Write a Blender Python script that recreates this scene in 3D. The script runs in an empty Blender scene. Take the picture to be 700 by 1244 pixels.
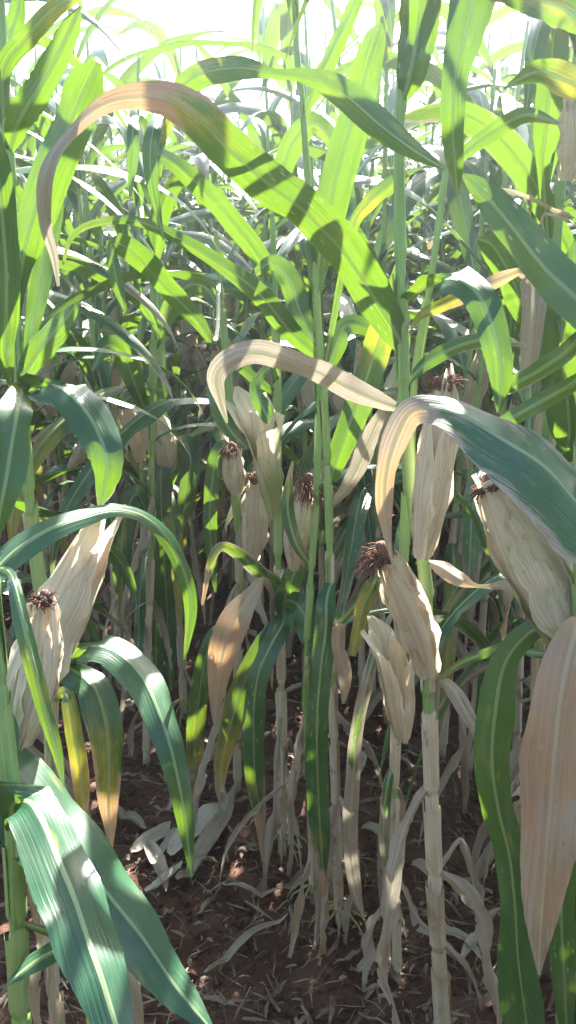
import bpy, math, random
import numpy as np
from mathutils import Vector, Matrix, noise as mnoise

scene = bpy.context.scene
COL = scene.collection

# ------------------------------------------------------------------ camera
CAM_H = 1.40
PITCH = math.radians(17.3)
FPX = 1035.0                       # focal length in pixels of the 700x1244 photograph
cam_d = bpy.data.cameras.new("camera")
cam = bpy.data.objects.new("camera", cam_d)
COL.objects.link(cam)
cam.location = (0, 0, CAM_H)
cam.rotation_euler = (math.pi / 2 - PITCH, 0, 0)
cam_d.sensor_fit = 'VERTICAL'
cam_d.sensor_height = 24.0
cam_d.lens = 24.0 * FPX / 1244.0
cam_d.clip_start = 0.02
cam_d.clip_end = 500
scene.camera = cam

# ------------------------------------------------------------------ sky, sun, exposure
SUN_EL, SUN_AZ = math.radians(41), math.radians(14)   # ahead of the camera, a little to the left
world = bpy.data.worlds.new("World")
scene.world = world
world.use_nodes = True
wn = world.node_tree
wn.nodes.clear()
w_out = wn.nodes.new('ShaderNodeOutputWorld')
w_bg = wn.nodes.new('ShaderNodeBackground')
w_sky = wn.nodes.new('ShaderNodeTexSky')
w_sky.sky_type = 'NISHITA'
w_sky.sun_disc = False
w_sky.sun_elevation = SUN_EL
w_sky.sun_rotation = SUN_AZ
w_sky.air_density = 1.0
w_sky.dust_density = 2.0
w_bg.inputs['Strength'].default_value = 0.095
wn.links.new(w_sky.outputs[0], w_bg.inputs[0])
wn.links.new(w_bg.outputs[0], w_out.inputs[0])

sun_d = bpy.data.lights.new("sun", 'SUN')
sun_d.energy = 5.0
sun_d.angle = math.radians(0.55)
sun_d.color = (1.0, 0.975, 0.93)
sun = bpy.data.objects.new("sun", sun_d)
COL.objects.link(sun)
sd = Vector((math.sin(SUN_AZ) * math.cos(SUN_EL), math.cos(SUN_AZ) * math.cos(SUN_EL), math.sin(SUN_EL)))
sun.rotation_euler = sd.to_track_quat('Z', 'Y').to_euler()
sun.location = sd * 30

scene.view_settings.view_transform = 'Standard'
scene.view_settings.look = 'None'
scene.view_settings.gamma = 1.0
scene.view_settings.exposure = 3.15
scene.render.engine = 'CYCLES'
cy = scene.cycles
cy.max_bounces = 8
cy.diffuse_bounces = 4
cy.glossy_bounces = 2
cy.transmission_bounces = 5
cy.transparent_max_bounces = 6
cy.volume_bounces = 0
GLARE_HAZE_DENSITY = 0.019
GLARE_HAZE_G = 0.86

# ------------------------------------------------------------------ helpers
CP, SP = math.cos(PITCH), math.sin(PITCH)
FWD = np.array([0, CP, -SP]); UPV = np.array([0, SP, CP]); RGT = np.array([1.0, 0, 0])
CAMP = np.array([0, 0, CAM_H])

def at(px, py, Y):
    ray = RGT * ((px - 350) / FPX) + UPV * (-(py - 622) / FPX) + FWD
    return CAMP + ray * (Y / ray[1])

def depth(p):
    return float(np.dot(p - CAMP, FWD))

def ground_at(px, py):
    ray = RGT * ((px - 350) / FPX) + UPV * (-(py - 622) / FPX) + FWD
    return CAMP + ray * (-CAM_H / ray[2])

def unit(v):
    v = np.asarray(v, float)
    n = np.linalg.norm(v, axis=-1, keepdims=True)
    return v / np.maximum(n, 1e-9)

def catmull(P, n):
    """resample rows of P (k x m) to n rows with a Catmull-Rom spline, even in chord length of the first 3 columns"""
    P = np.asarray(P, float)
    k = len(P)
    if k == 2:
        t = np.linspace(0, 1, n)[:, None]
        return P[0] * (1 - t) + P[1] * t
    Q = np.vstack([2 * P[0] - P[1], P, 2 * P[-1] - P[-2]])
    fine = []
    m = 16
    for i in range(k - 1):
        p0, p1, p2, p3 = Q[i], Q[i + 1], Q[i + 2], Q[i + 3]
        t = (np.arange(m) / m)[:, None]
        fine.append(0.5 * (2 * p1 + (p2 - p0) * t + (2 * p0 - 5 * p1 + 4 * p2 - p3) * t * t + (3 * p1 - p0 - 3 * p2 + p3) * t ** 3))
    F = np.vstack(fine + [P[-1:]])
    s = np.concatenate([[0], np.cumsum(np.linalg.norm(np.diff(F[:, :3], axis=0), axis=1))])
    t = np.linspace(0, s[-1], n)
    return np.stack([np.interp(t, s, F[:, j]) for j in range(F.shape[1])], axis=1)

def mesh_from(name, V, F, uv=None, dry=None, yel=None, mat=None):
    me = bpy.data.meshes.new(name)
    me.from_pydata([tuple(v) for v in V], [], [tuple(f) for f in F])
    if uv is not None:
        lay = me.uv_layers.new(name="UVMap")
        li = np.zeros(len(me.loops), dtype=np.int32)
        me.loops.foreach_get('vertex_index', li)
        lay.data.foreach_set('uv', np.asarray(uv, dtype=np.float32)[li].ravel())
    for nm, a in (('dry', dry), ('yel', yel)):
        if a is not None:
            at_ = me.attributes.new(nm, 'FLOAT', 'POINT')
            at_.data.foreach_set('value', np.asarray(a, dtype=np.float32))
    me.polygons.foreach_set('use_smooth', np.ones(len(me.polygons), dtype=bool))
    if mat:
        me.materials.append(mat)
    me.update()
    return me

class Geo:
    """collects several pieces into one mesh"""
    def __init__(self):
        self.V, self.F, self.uv, self.dry, self.yel, self.n = [], [], [], [], [], 0
    def add(self, g):
        V, F, uv, dry, yel = g
        self.V.append(np.asarray(V)); self.uv.append(np.asarray(uv)); self.dry.append(np.asarray(dry)); self.yel.append(np.asarray(yel))
        self.F.extend([tuple(i + self.n for i in f) for f in F]); self.n += len(V)
        return self
    def mesh(self, name, mat):
        return mesh_from(name, np.vstack(self.V), self.F, np.vstack(self.uv), np.concatenate(self.dry), np.concatenate(self.yel), mat)

def link(name, data, parent=None, loc=None):
    o = bpy.data.objects.new(name, data)
    COL.objects.link(o)
    if parent is not None:
        o.parent = parent
    if loc is not None:
        o.location = tuple(loc)
    return o

def tag(o, label=None, cat=None, group=None, kind=None):
    if label: o['label'] = label
    if cat: o['category'] = cat
    if group: o['group'] = group
    if kind: o['kind'] = kind
    return o

def ring_frames(C):
    T = unit(np.gradient(C, axis=0))
    ref = np.array([1.0, 0, 0]) if abs(T[0][0]) < 0.8 else np.array([0, 1.0, 0])
    A = np.zeros_like(C); B = np.zeros_like(C)
    a = ref
    for i in range(len(C)):
        a = a - T[i] * np.dot(a, T[i]); a = a / np.linalg.norm(a)
        A[i] = a; B[i] = np.cross(T[i], a)
    return T, A, B

def tube(C, R, dry=0.0, yel=0.0, sides=8, cap=True):
    C = np.asarray(C, float); n = len(C)
    R = np.broadcast_to(np.asarray(R, float), (n,))
    dry = np.broadcast_to(np.asarray(dry, float), (n,)); yel = np.broadcast_to(np.asarray(yel, float), (n,))
    T, A, B = ring_frames(C)
    ang = np.arange(sides) * 2 * math.pi / sides
    V = (C[:, None, :] + R[:, None, None] * (np.cos(ang)[None, :, None] * A[:, None, :] + np.sin(ang)[None, :, None] * B[:, None, :])).reshape(-1, 3)
    s = np.concatenate([[0], np.cumsum(np.linalg.norm(np.diff(C, axis=0), axis=1))])
    uv = np.stack([np.tile(np.abs(ang - math.pi) * R.mean(), n), np.repeat(s, sides)], axis=1)
    F = []
    for i in range(n - 1):
        for j in range(sides):
            k = (j + 1) % sides
            F.append((i * sides + j, i * sides + k, (i + 1) * sides + k, (i + 1) * sides + j))
    if cap:
        F.append(tuple(range(sides - 1, -1, -1)))
        F.append(tuple((n - 1) * sides + j for j in range(sides)))
    return V, F, uv, np.repeat(dry, sides), np.repeat(yel, sides)

U9 = np.array([-1, -.72, -.42, -.12, 0, .12, .42, .72, 1.0])
U5 = np.array([-1, -.5, 0, .5, 1.0])
U3 = np.array([-1, 0, 1.0])

def ribbon(C, S, W, dry, yel, rng, U=U9, fold=14.0, wave=0.10, waves=5.0, ragged=0.0, crinkle=0.0, notch=0.0):
    """a leaf blade: centre line C, unit side vectors S, full width W (all per row)"""
    n = len(C)
    T = unit(np.gradient(C, axis=0))
    S = unit(S - T * np.sum(S * T, axis=1, keepdims=True))
    N = np.cross(S, T)
    v = np.linspace(0, 1, n)
    fo = np.radians(np.broadcast_to(np.asarray(fold, float), (n,)))
    p1, p2 = rng.uniform(0, 6.28), rng.uniform(0, 6.28)
    f1, f2 = waves * rng.uniform(.8, 1.2), waves * rng.uniform(.8, 1.2)
    q1 = np.sin(6.28 * f1 * v + p1) * (0.55 + 0.45 * np.sin(6.28 * v * 1.3 + p2))
    q2 = np.sin(6.28 * f2 * v + p2) * (0.55 + 0.45 * np.sin(6.28 * v * 1.7 + p1))
    hl, hr = np.ones(n), np.ones(n)
    if ragged > 0:
        hl -= ragged * np.array([max(0, rng.gauss(0, .35)) for _ in range(n)]).clip(0, .8)
        hr -= ragged * np.array([max(0, rng.gauss(0, .35)) for _ in range(n)]).clip(0, .8)
    jl = np.array([rng.gauss(0, 1) for _ in range(n)]); jr = np.array([rng.gauss(0, 1) for _ in range(n)])
    V = np.zeros((n, len(U), 3)); uv = np.zeros((n, len(U), 2)); D = np.zeros((n, len(U))); Yl = np.zeros((n, len(U)))
    s = np.concatenate([[0], np.cumsum(np.linalg.norm(np.diff(C, axis=0), axis=1))])
    for j, u in enumerate(U):
        h = hl if u < 0 else hr
        q = q1 if u < 0 else q2
        jj = jl if u < 0 else jr
        a = abs(u) * h * W / 2
        up = a * np.sin(fo) + wave * W * (abs(u) ** 1.6) * q + crinkle * W * abs(u) * jj
        up = up + .030 * W * np.sin(s * f1 * 9 + u * 2.6 + p1) * np.sin(s * f2 * 4.3 - u * 1.7 + p2)
        if u == 0:
            up = up - 0.012 * W
        V[:, j] = C + S * (math.copysign(1, u) * a * np.cos(fo))[:, None] + N * up[:, None]
        uv[:, j, 0] = u * h * W / 2
        uv[:, j, 1] = s
        D[:, j] = dry + 0.30 * abs(u) ** 4 * np.clip(.9 + np.asarray(dry) + .4 * np.sin(s * 31 + u * 3 + p1), 0, 1.2) ; Yl[:, j] = yel
    m = len(U)
    F = [(i * m + j, i * m + j + 1, (i + 1) * m + j + 1, (i + 1) * m + j) for i in range(n - 1) for j in range(m - 1)]
    if notch > 0:
        drop = set()
        for j in (0, m - 2):
            i = 3
            while i < n - 4:
                if rng.random() < notch:
                    for q in range(rng.choice([1, 1, 2, 3])): drop.add((i + q) * (m - 1) + j)
                    if rng.random() < .3: drop.add(i * (m - 1) + (1 if j == 0 else m - 3))
                    i += 3
                i += 1
        F = [f for k, f in enumerate(F) if k not in drop]
    return V.reshape(-1, 3), F, uv.reshape(-1, 2), D.ravel(), Yl.ravel()

# ------------------------------------------------------------------ materials
class NT:
    def __init__(self, name):
        self.m = bpy.data.materials.new(name); self.m.use_nodes = True
        self.t = self.m.node_tree; self.t.nodes.clear()
        self.out = self.t.nodes.new('ShaderNodeOutputMaterial')
    def n(self, typ, **kw):
        nd = self.t.nodes.new(typ)
        for k, v in kw.items(): setattr(nd, k, v)
        return nd
    def l(self, a, b): self.t.links.new(a, b)
    def put(self, sock, v):
        if hasattr(v, 'default_value') or hasattr(v, 'links'): self.l(v, sock)
        else: sock.default_value = v
    def math(self, op, a, b=0.0, c=None, clamp=False):
        nd = self.n('ShaderNodeMath', operation=op, use_clamp=clamp)
        self.put(nd.inputs[0], a); self.put(nd.inputs[1], b)
        if c is not None: self.put(nd.inputs[2], c)
        return nd.outputs[0]
    def smooth(self, x, lo, hi, a=0.0, b=1.0):
        nd = self.n('ShaderNodeMapRange', interpolation_type='SMOOTHSTEP')
        self.put(nd.inputs[0], x)
        for i, v in enumerate((lo, hi, a, b)): self.put(nd.inputs[i + 1], v)
        return nd.outputs[0]
    def mix(self, f, a, b, blend='MIX'):
        nd = self.n('ShaderNodeMix', data_type='RGBA', blend_type=blend)
        self.put(nd.inputs[0], f); self.put(nd.inputs[6], a); self.put(nd.inputs[7], b)
        return nd.outputs[2]
    def noise(self, vec, scale=(1, 1, 1), detail=3.0, rough=0.55, offs=None):
        mp = self.n('ShaderNodeVectorMath', operation='MULTIPLY')
        self.l(vec, mp.inputs[0]); mp.inputs[1].default_value = scale
        v = mp.outputs[0]
        if offs is not None:
            ad = self.n('ShaderNodeVectorMath', operation='ADD'); self.l(v, ad.inputs[0]); self.l(offs, ad.inputs[1]); v = ad.outputs[0]
        nz = self.n('ShaderNodeTexNoise'); nz.inputs['Scale'].default_value = 1.0
        nz.inputs['Detail'].default_value = detail; nz.inputs['Roughness'].default_value = rough
        self.l(v, nz.inputs['Vector'])
        return nz.outputs[0]
    def attr(self, name):
        nd = self.n('ShaderNodeAttribute', attribute_name=name); return nd.outputs['Fac']
    def offs(self):
        oi = self.n('ShaderNodeObjectInfo')
        mul = self.n('ShaderNodeVectorMath', operation='SCALE'); cmb = self.n('ShaderNodeCombineXYZ')
        for i in range(3): self.l(oi.outputs['Random'], cmb.inputs[i])
        self.l(cmb.outputs[0], mul.inputs[0]); mul.inputs['Scale'].default_value = 53.0
        return mul.outputs[0], oi.outputs['Random']

def rgb(r, g, b): return (r, g, b, 1.0)

def plant_material(name, green_a, green_b, yellow, dry_a, dry_b, dry_c, trans_green, trans_dry, trans_fac, rough_g, rough_d, spots=True, midrib=True, vein=0.0042, spec=0.5, orange=(.47, .30, .19), veinmix=.16, darken=.85):
    t = NT(name)
    uv = t.n('ShaderNodeUVMap', uv_map='UVMap').outputs[0]
    off, rnd = t.offs()
    streak = t.noise(uv, (420, 7, 1), 2.0, .6, off)
    blotch = t.noise(uv, (38, 13, 1), 4.0, .6, off)
    big = t.noise(uv, (9, 5, 1), 2.0, .5, off)
    sep = t.n('ShaderNodeSeparateXYZ'); t.l(uv, sep.inputs[0])
    au = t.math('ABSOLUTE', sep.outputs[0])
    vn = t.math('SINE', t.math('ADD', t.math('MULTIPLY', au, 6.2832 / vein), t.math('MULTIPLY', big, 9.0)))
    dry = t.attr('dry'); yel = t.attr('yel')
    nz = t.math('ADD', t.math('MULTIPLY', t.math('SUBTRACT', blotch, .5), 1.1), t.math('MULTIPLY', t.math('SUBTRACT', streak, .5), .55))
    dryF = t.smooth(t.math('ADD', dry, t.math('MULTIPLY', nz, 1.05)), .42, .58)
    yelF = t.smooth(t.math('ADD', yel, t.math('MULTIPLY', nz, 1.0)), .28, .74)
    g = t.mix(t.smooth(t.math('ADD', big, t.math('MULTIPLY', t.math('SUBTRACT', rnd, .5), .5)), .3, .7), green_a, green_b)
    g = t.mix(t.math('MULTIPLY', t.smooth(vn, -.2, 1.0), .05), g, rgb(*[c * 1.7 for c in green_b[:3]]))
    d = t.mix(t.smooth(t.math('ADD', streak, t.math('MULTIPLY', t.math('SUBTRACT', big, .5), .9)), .32, .68), dry_a, dry_b)
    d = t.mix(t.smooth(blotch, .56, .74), d, dry_c)
    d = t.mix(t.math('MULTIPLY', t.smooth(vn, .1, 1.0), veinmix), d, dry_c)
    fleck = t.noise(uv, (260, 160, 1), 2.0, .5, off)
    d = t.mix(t.math('MULTIPLY', t.smooth(fleck, .66, .76), .6), d, rgb(.12, .08, .05))
    d = t.mix(t.math('MULTIPLY', yelF, .8), d, rgb(*orange))
    g = t.mix(t.math('MULTIPLY', t.smooth(t.math('ADD', streak, t.math('MULTIPLY', blotch, .6)),   .55, 1.05), .5), g, rgb(*[c * 1.6 + .006 for c in green_b[:3]]))
    c = t.mix(yelF, g, yellow)
    d = t.mix(t.math('MULTIPLY', rnd, darken), d, t.mix(1.0, d, rgb(.45, .40, .37), 'MULTIPLY'))
    dust = t.noise(uv, (26, 9, 1), 5.0, .65, off)
    c = t.mix(t.math('MULTIPLY', t.smooth(dust, .48, .72), .22), c, rgb(.30, .29, .22))
    c = t.mix(dryF, c, d)
    tg = t.mix(yelF, trans_green, rgb(.42, .38, .03))
    tr = t.mix(dryF, tg, t.mix(yelF, trans_dry, rgb(.44, .25, .11)))
    tr = t.mix(t.math('MULTIPLY', t.math('MULTIPLY', t.smooth(vn, -.3, 1.0), t.smooth(big, .3, .7)), .34), tr, rgb(.05, .09, .01), 'MIX')
    tr = t.mix(t.math('MULTIPLY', t.smooth(streak, .42, .66), .55), tr, t.mix(1.0, tr, rgb(.5, .5, .45), 'MULTIPLY'))
    if spots:
        mp = t.n('ShaderNodeVectorMath', operation='MULTIPLY'); t.l(uv, mp.inputs[0]); mp.inputs[1].default_value = (105, 30, 1)
        ad = t.n('ShaderNodeVectorMath', operation='ADD'); t.l(mp.outputs[0], ad.inputs[0]); t.l(off, ad.inputs[1])
        vo = t.n('ShaderNodeTexVoronoi'); vo.inputs['Scale'].default_value = 1.0; t.l(ad.outputs[0], vo.inputs['Vector'])
        sp = t.math('MULTIPLY', t.smooth(vo.outputs[0], .10, .20, 1, 0), t.math('MULTIPLY', t.smooth(big, .46, .58), t.smooth(rnd, .15, .75)))
        c = t.mix(t.math('MULTIPLY', sp, .75), c, rgb(.42, .42, .30))
        mp2 = t.n('ShaderNodeVectorMath', operation='MULTIPLY'); t.l(uv, mp2.inputs[0]); mp2.inputs[1].default_value = (62, 17, 1)
        ad2 = t.n('ShaderNodeVectorMath', operation='ADD'); t.l(mp2.outputs[0], ad2.inputs[0]); t.l(off, ad2.inputs[1])
        vo2 = t.n('ShaderNodeTexVoronoi'); vo2.inputs['Scale'].default_value = 1.0; t.l(ad2.outputs[0], vo2.inputs['Vector'])
        dd = t.math('ADD', vo2.outputs[0], t.math('MULTIPLY', t.math('SUBTRACT', blotch, .5), .35))
        pick = t.smooth(blotch, .44, .56)
        c = t.mix(t.math('MULTIPLY', t.math('MULTIPLY', t.smooth(dd, .14, .34, 1, 0), pick), .6), c, rgb(.22, .22, .06))
        c = t.mix(t.math('MULTIPLY', t.math('MULTIPLY', t.smooth(dd, .04, .13, 1, 0), pick), .8), c, rgb(.20, .12, .06))
    bumpsrc = t.math('ADD', t.math('MULTIPLY', vn, .07), t.math('MULTIPLY', streak, 1.0))
    if midrib:
        wrib = t.smooth(sep.outputs[1], 0.0, .75, .0021, .0007)
        rib = t.smooth(au, wrib, t.math('ADD', wrib, .0008), 1, 0)
        ribc = t.mix(dryF, rgb(.34, .44, .20), rgb(.50, .42, .28))
        c = t.mix(t.math('MULTIPLY', rib, .6), c, ribc)
        tr = t.mix(t.math('MULTIPLY', rib, .7), tr, rgb(.05, .08, .02))
        bumpsrc = t.math('ADD', bumpsrc, t.math('MULTIPLY', rib, 1.2))
    bump = t.n('ShaderNodeBump'); bump.inputs['Strength'].default_value = .35; bump.inputs['Distance'].default_value = .0012
    t.l(bumpsrc, bump.inputs['Height'])
    pb = t.n('ShaderNodeBsdfPrincipled')
    t.l(c, pb.inputs['Base Color']); t.l(bump.outputs[0], pb.inputs['Normal'])
    pb.inputs['Specular IOR Level'].default_value = spec
    rg = t.math('ADD', t.smooth(dryF, 0, 1, rough_g, rough_d), t.math('MULTIPLY', t.math('SUBTRACT', blotch, .5), .15))
    t.l(rg, pb.inputs['Roughness'])
    tb = t.n('ShaderNodeBsdfTranslucent'); t.l(tr, tb.inputs['Color']); t.l(bump.outputs[0], tb.inputs['Normal'])
    ms = t.n('ShaderNodeMixShader'); ms.inputs[0].default_value = trans_fac
    t.l(pb.outputs[0], ms.inputs[1]); t.l(tb.outputs[0], ms.inputs[2])
    t.l(ms.outputs[0], t.out.inputs[0])
    return t.m

M_LEAF = plant_material('maize_leaf', rgb(.013, .056, .026), rgb(.028, .088, .036), rgb(.27, .23, .05),
                        rgb(.46, .385, .31), rgb(.32, .25, .19), rgb(.21, .13, .08),
                        rgb(.135, .245, .014), rgb(.27, .225, .165), .28, .34, .60, spec=.6, darken=.55)
M_HUSK = plant_material('maize_husk', rgb(.30, .34, .13), rgb(.40, .42, .20), rgb(.50, .42, .20),
                        rgb(.86, .785, .63), rgb(.74, .635, .47), rgb(.50, .38, .26),
                        rgb(.5, .55, .2), rgb(.80, .66, .47), .42, .5, .6, spots=False, midrib=False, vein=.003, darken=.3)
M_STALK = plant_material('maize_stalk', rgb(.16, .27, .08), rgb(.24, .34, .13), rgb(.36, .32, .10),
                         rgb(.66, .59, .45), rgb(.50, .41, .29), rgb(.30, .20, .12),
                         rgb(.2, .3, .04), rgb(.4, .28, .14), .16, .42, .6, spots=False, midrib=False, vein=.005, veinmix=.04, darken=.3)

def simple_material(name, a, b, scale, rough=.8, bump=.5, dist=.004, detail=5.0, c=None):
    t = NT(name)
    geo = t.n('ShaderNodeNewGeometry').outputs['Position']
    nz = t.noise(geo, (scale, scale, scale), detail, .65)
    n2 = t.noise(geo, (scale * .17,) * 3, 3.0, .5)
    col = t.mix(t.smooth(nz, .3, .7), a, b)
    if c is not None: col = t.mix(t.smooth(n2, .45, .65), col, c)
    bp = t.n('ShaderNodeBump'); bp.inputs['Strength'].default_value = bump; bp.inputs['Distance'].default_value = dist
    t.l(nz, bp.inputs['Height'])
    pb = t.n('ShaderNodeBsdfPrincipled'); t.l(col, pb.inputs['Base Color']); pb.inputs['Roughness'].default_value = rough
    pb.inputs['Specular IOR Level'].default_value = .25
    t.l(bp.outputs[0], pb.inputs['Normal']); t.l(pb.outputs[0], t.out.inputs[0])
    return t.m

M_SOIL = simple_material('red_soil', rgb(.056, .027, .017), rgb(.12, .056, .034), 60, .9, .9, .014, 8.0, rgb(.14, .073, .048))
M_CLOD = simple_material('soil_clod', rgb(.045, .022, .015), rgb(.10, .05, .035), 90, .95, .7, .006)
M_STRAW = simple_material('straw', rgb(.26, .20, .14), rgb(.09, .058, .038), 22, .8, .2, .001)
M_SILK = simple_material('dry_silk', rgb(.12, .055, .038), rgb(.26, .14, .10), 420, .9, .9, .003)
M_ROOT = simple_material('brace_root', rgb(.34, .30, .14), rgb(.22, .20, .08), 120, .6, .3, .001)
M_TASSEL = simple_material('tassel', rgb(.34, .28, .16), rgb(.24, .19, .10), 200, .8, .3, .001)

# ------------------------------------------------------------------ plant organs
def ear_geo(B, A, L, R, rng, nhusk=5, flare=0.0, green=0.0, phi0=0.0, sides=14, silk=True, silk_len=.036, open_=0.0):
    B = np.asarray(B, float); A = unit(np.asarray(A, float))
    ref = np.array([0, 0, 1.0]) if abs(A[2]) < .9 else np.array([0, 1.0, 0])
    X = unit(np.cross(ref, A)); Yv = np.cross(A, X)
    bend = (X * rng.uniform(-1, 1) + Yv * rng.uniform(-1, 1)) * .05 * L
    def prof(t):
        t = np.asarray(t, float)
        return R * np.interp(t, [0, .06, .18, .34, .5, .7, .86, 1.0, 1.12, 1.3], [.34, .48, .74, .96, 1.0, .90, .66, .40, .24, .15])
    def axis(t):
        t = np.asarray(t, float)[:, None]
        return B + A * (L * t) + bend * (np.sin(np.clip(t, 0, 1.4) * math.pi))
    # inner body: the rolled inner husks
    n = 16
    t = np.linspace(0, 1.0, n)
    ang = np.arange(sides) * 2 * math.pi / sides
    rid = 1 + .035 * np.sin(ang * 5 + 1.3) + .02 * np.sin(ang * 9)
    C = axis(t); r = prof(t)
    V = (C[:, None, :] + (r[:, None] * rid[None, :])[:, :, None] * (np.cos(ang)[None, :, None] * X + np.sin(ang)[None, :, None] * Yv)).reshape(-1, 3)
    F = [(i * sides + j, i * sides + (j + 1) % sides, (i + 1) * sides + (j + 1) % sides, (i + 1) * sides + j) for i in range(n - 1) for j in range(sides)]
    F += [tuple(range(sides - 1, -1, -1)), tuple((n - 1) * sides + j for j in range(sides))]
    uv = np.stack([np.tile(np.abs(ang - math.pi) * R, n), np.repeat(t * L, sides)], axis=1)
    dryv = np.repeat(1.0 - green * np.clip(1.15 - t * .9, 0, 1), sides)
    body = (V, F, uv, dryv, np.zeros(len(V)))
    husks = []
    for k in range(nhusk):
        ph = phi0 + k * 2.4 + rng.uniform(-.3, .3)
        tl = rng.uniform(.90, 1.10) + .12 * (flare > .1)
        m, cu = 16, 7
        tt = np.linspace(0, tl, m)
        U = np.linspace(-1, 1, cu)
        half = np.interp(tt / tl, [0, .25, .6, .85, 1], [1.35, 1.35, 1.15, .8, .06]) * rng.uniform(.85, 1.1)
        lift = .0008 + .0008 * (nhusk - k) + (flare + open_ * rng.uniform(.3, 1)) * R * np.clip((tt / tl - .45) / .55, 0, 1) ** 1.8 * 1.6
        Cx = axis(tt); rr = prof(tt) * 1.03 + lift
        wob = np.array([rng.gauss(0, .05) for _ in range(m)])
        VV = np.zeros((m, cu, 3)); UVv = np.zeros((m, cu, 2))
        for j, u in enumerate(U):
            an = ph + (u * half + wob * abs(u)) + .12 * np.sin(tt * 4 + k)
            ru = rr * (1 + .10 * abs(u) ** 2 * (1 + open_)) + .0035 * abs(u) ** 3 * np.sin(tt * 21 + k + j) + .0022 * np.sin(u * 7 + k) 
            VV[:, j] = Cx + ru[:, None] * (np.cos(an)[:, None] * X + np.sin(an)[:, None] * Yv)
            UVv[:, j, 0] = u * half * R; UVv[:, j, 1] = tt * L
        FF = [(i * cu + j, i * cu + j + 1, (i + 1) * cu + j + 1, (i + 1) * cu + j) for i in range(m - 1) for j in range(cu - 1)]
        gk = green * rng.uniform(.4, 1.2)
        dv = np.repeat(np.clip(1.0 - gk * np.clip(1.2 - tt / tl, 0, 1), 0, 1), cu)
        husks.append((VV.reshape(-1, 3), FF, UVv.reshape(-1, 2), dv, np.zeros(m * cu)))
    sg = None
    if silk:
        g = Geo(); tip = axis(np.array([.97]))[0]
        heap = unit(X * rng.gauss(0, 1) + Yv * rng.gauss(0, 1))
        g.add(tube(catmull(np.array([tip - A * .01, tip + A * silk_len * .3, tip + (A * .7 + heap * .2) * silk_len * .75]), 7), R * np.array([.40, .5, .56, .54, .48, .36, .15]), 1, 0, 7))
        for _ in range(150 if sides > 11 else 50):
            a0 = rng.uniform(0, 6.283); rr = R * .5 * math.sqrt(rng.random())
            P = [tip - A * .006 + (X * math.cos(a0) + Yv * math.sin(a0)) * rr]
            d = unit(A * 1.3 + heap * .3 + (X * math.cos(a0) + Yv * math.sin(a0)) * rng.uniform(0, .10))
            ll = silk_len * rng.uniform(.5, 1.15)
            for q in range(6):
                d = unit(d + np.array([rng.gauss(0, .14), rng.gauss(0, .14), rng.gauss(-.36, .14)]))
                P.append(P[-1] + d * ll / 6)
            g.add(tube(np.array(P), np.linspace(.0012, .0006, 7), 1, 0, 3, cap=False))
        sg = g
    return body, husks, sg

def make_ear(parent, B, A, L, R, rng, simple=False, **kw):
    body, husks, sg = ear_geo(B, A, L, R, rng, **kw)
    if simple:
        g = Geo().add(body)
        for h in husks: g.add(h)
        e = link('ear_of_maize', g.mesh('ear_of_maize', M_HUSK), parent)
    else:
        e = link('ear_of_maize', Geo().add(body).mesh('ear_of_maize', M_HUSK), parent)
        for h in husks:
            link('husk_leaf', Geo().add(h).mesh('husk_leaf', M_HUSK), e)
    if sg is not None:
        link('silk', sg.mesh('silk', M_SILK), e)
    return e

def stalk_geo(path, R0, R1, rng, dry_fn, spacing=.135, sides=10, first=.05):
    """path (k x 3) -> stalk with swollen nodes and slightly proud sheaths"""
    P = catmull(path, 60)
    s = np.concatenate([[0], np.cumsum(np.linalg.norm(np.diff(P, axis=0), axis=1))])
    L = s[-1]
    nodes = []; z = first
    while z < L - .03:
        nodes.append(z); z += spacing * rng.uniform(.85, 1.12)
    st = [0.0]; rr = [1.0]
    dd = [0]
    for i, z in enumerate(nodes):
        nz = nodes[i + 1] if i + 1 < len(nodes) else L
        top = z + (nz - z) * rng.uniform(.78, .93)
        st += [z - .012, z - .004, z + .001, z + .006, z + .014, (z + top) / 2, top - .002, top, top + .004]
        rr += [.90, .96, 1.20, 1.24, 1.12, 1.06, 1.04, 1.00, .90]
        dd += [-.35, -.2, .1, .1, 0, 0, .1, .1, -.35]
    st.append(L); rr.append(.9); dd.append(-.2)
    st = np.array(st); rr = np.array(rr); dd = np.array(dd)
    o = np.argsort(st); st, rr, dd = st[o].clip(0, L), rr[o], dd[o]
    keep = np.concatenate([[True], np.diff(st) > 1e-4]); st, rr, dd = st[keep], rr[keep], dd[keep]
    C = np.stack([np.interp(st, s, P[:, k]) for k in range(3)], axis=1)
    R = (R0 + (R1 - R0) * (st / L) ** .8) * rr
    zz = C[:, 2]
    dry = np.array([dry_fn(a) for a in zz]) + dd
    yel = np.clip(.5 - np.abs(dry - .4), 0, 1) * .9
    return tube(C, R, dry, yel, sides), [np.array([np.interp(z, s, P[:, k]) for k in range(3)]) for z in nodes]

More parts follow.
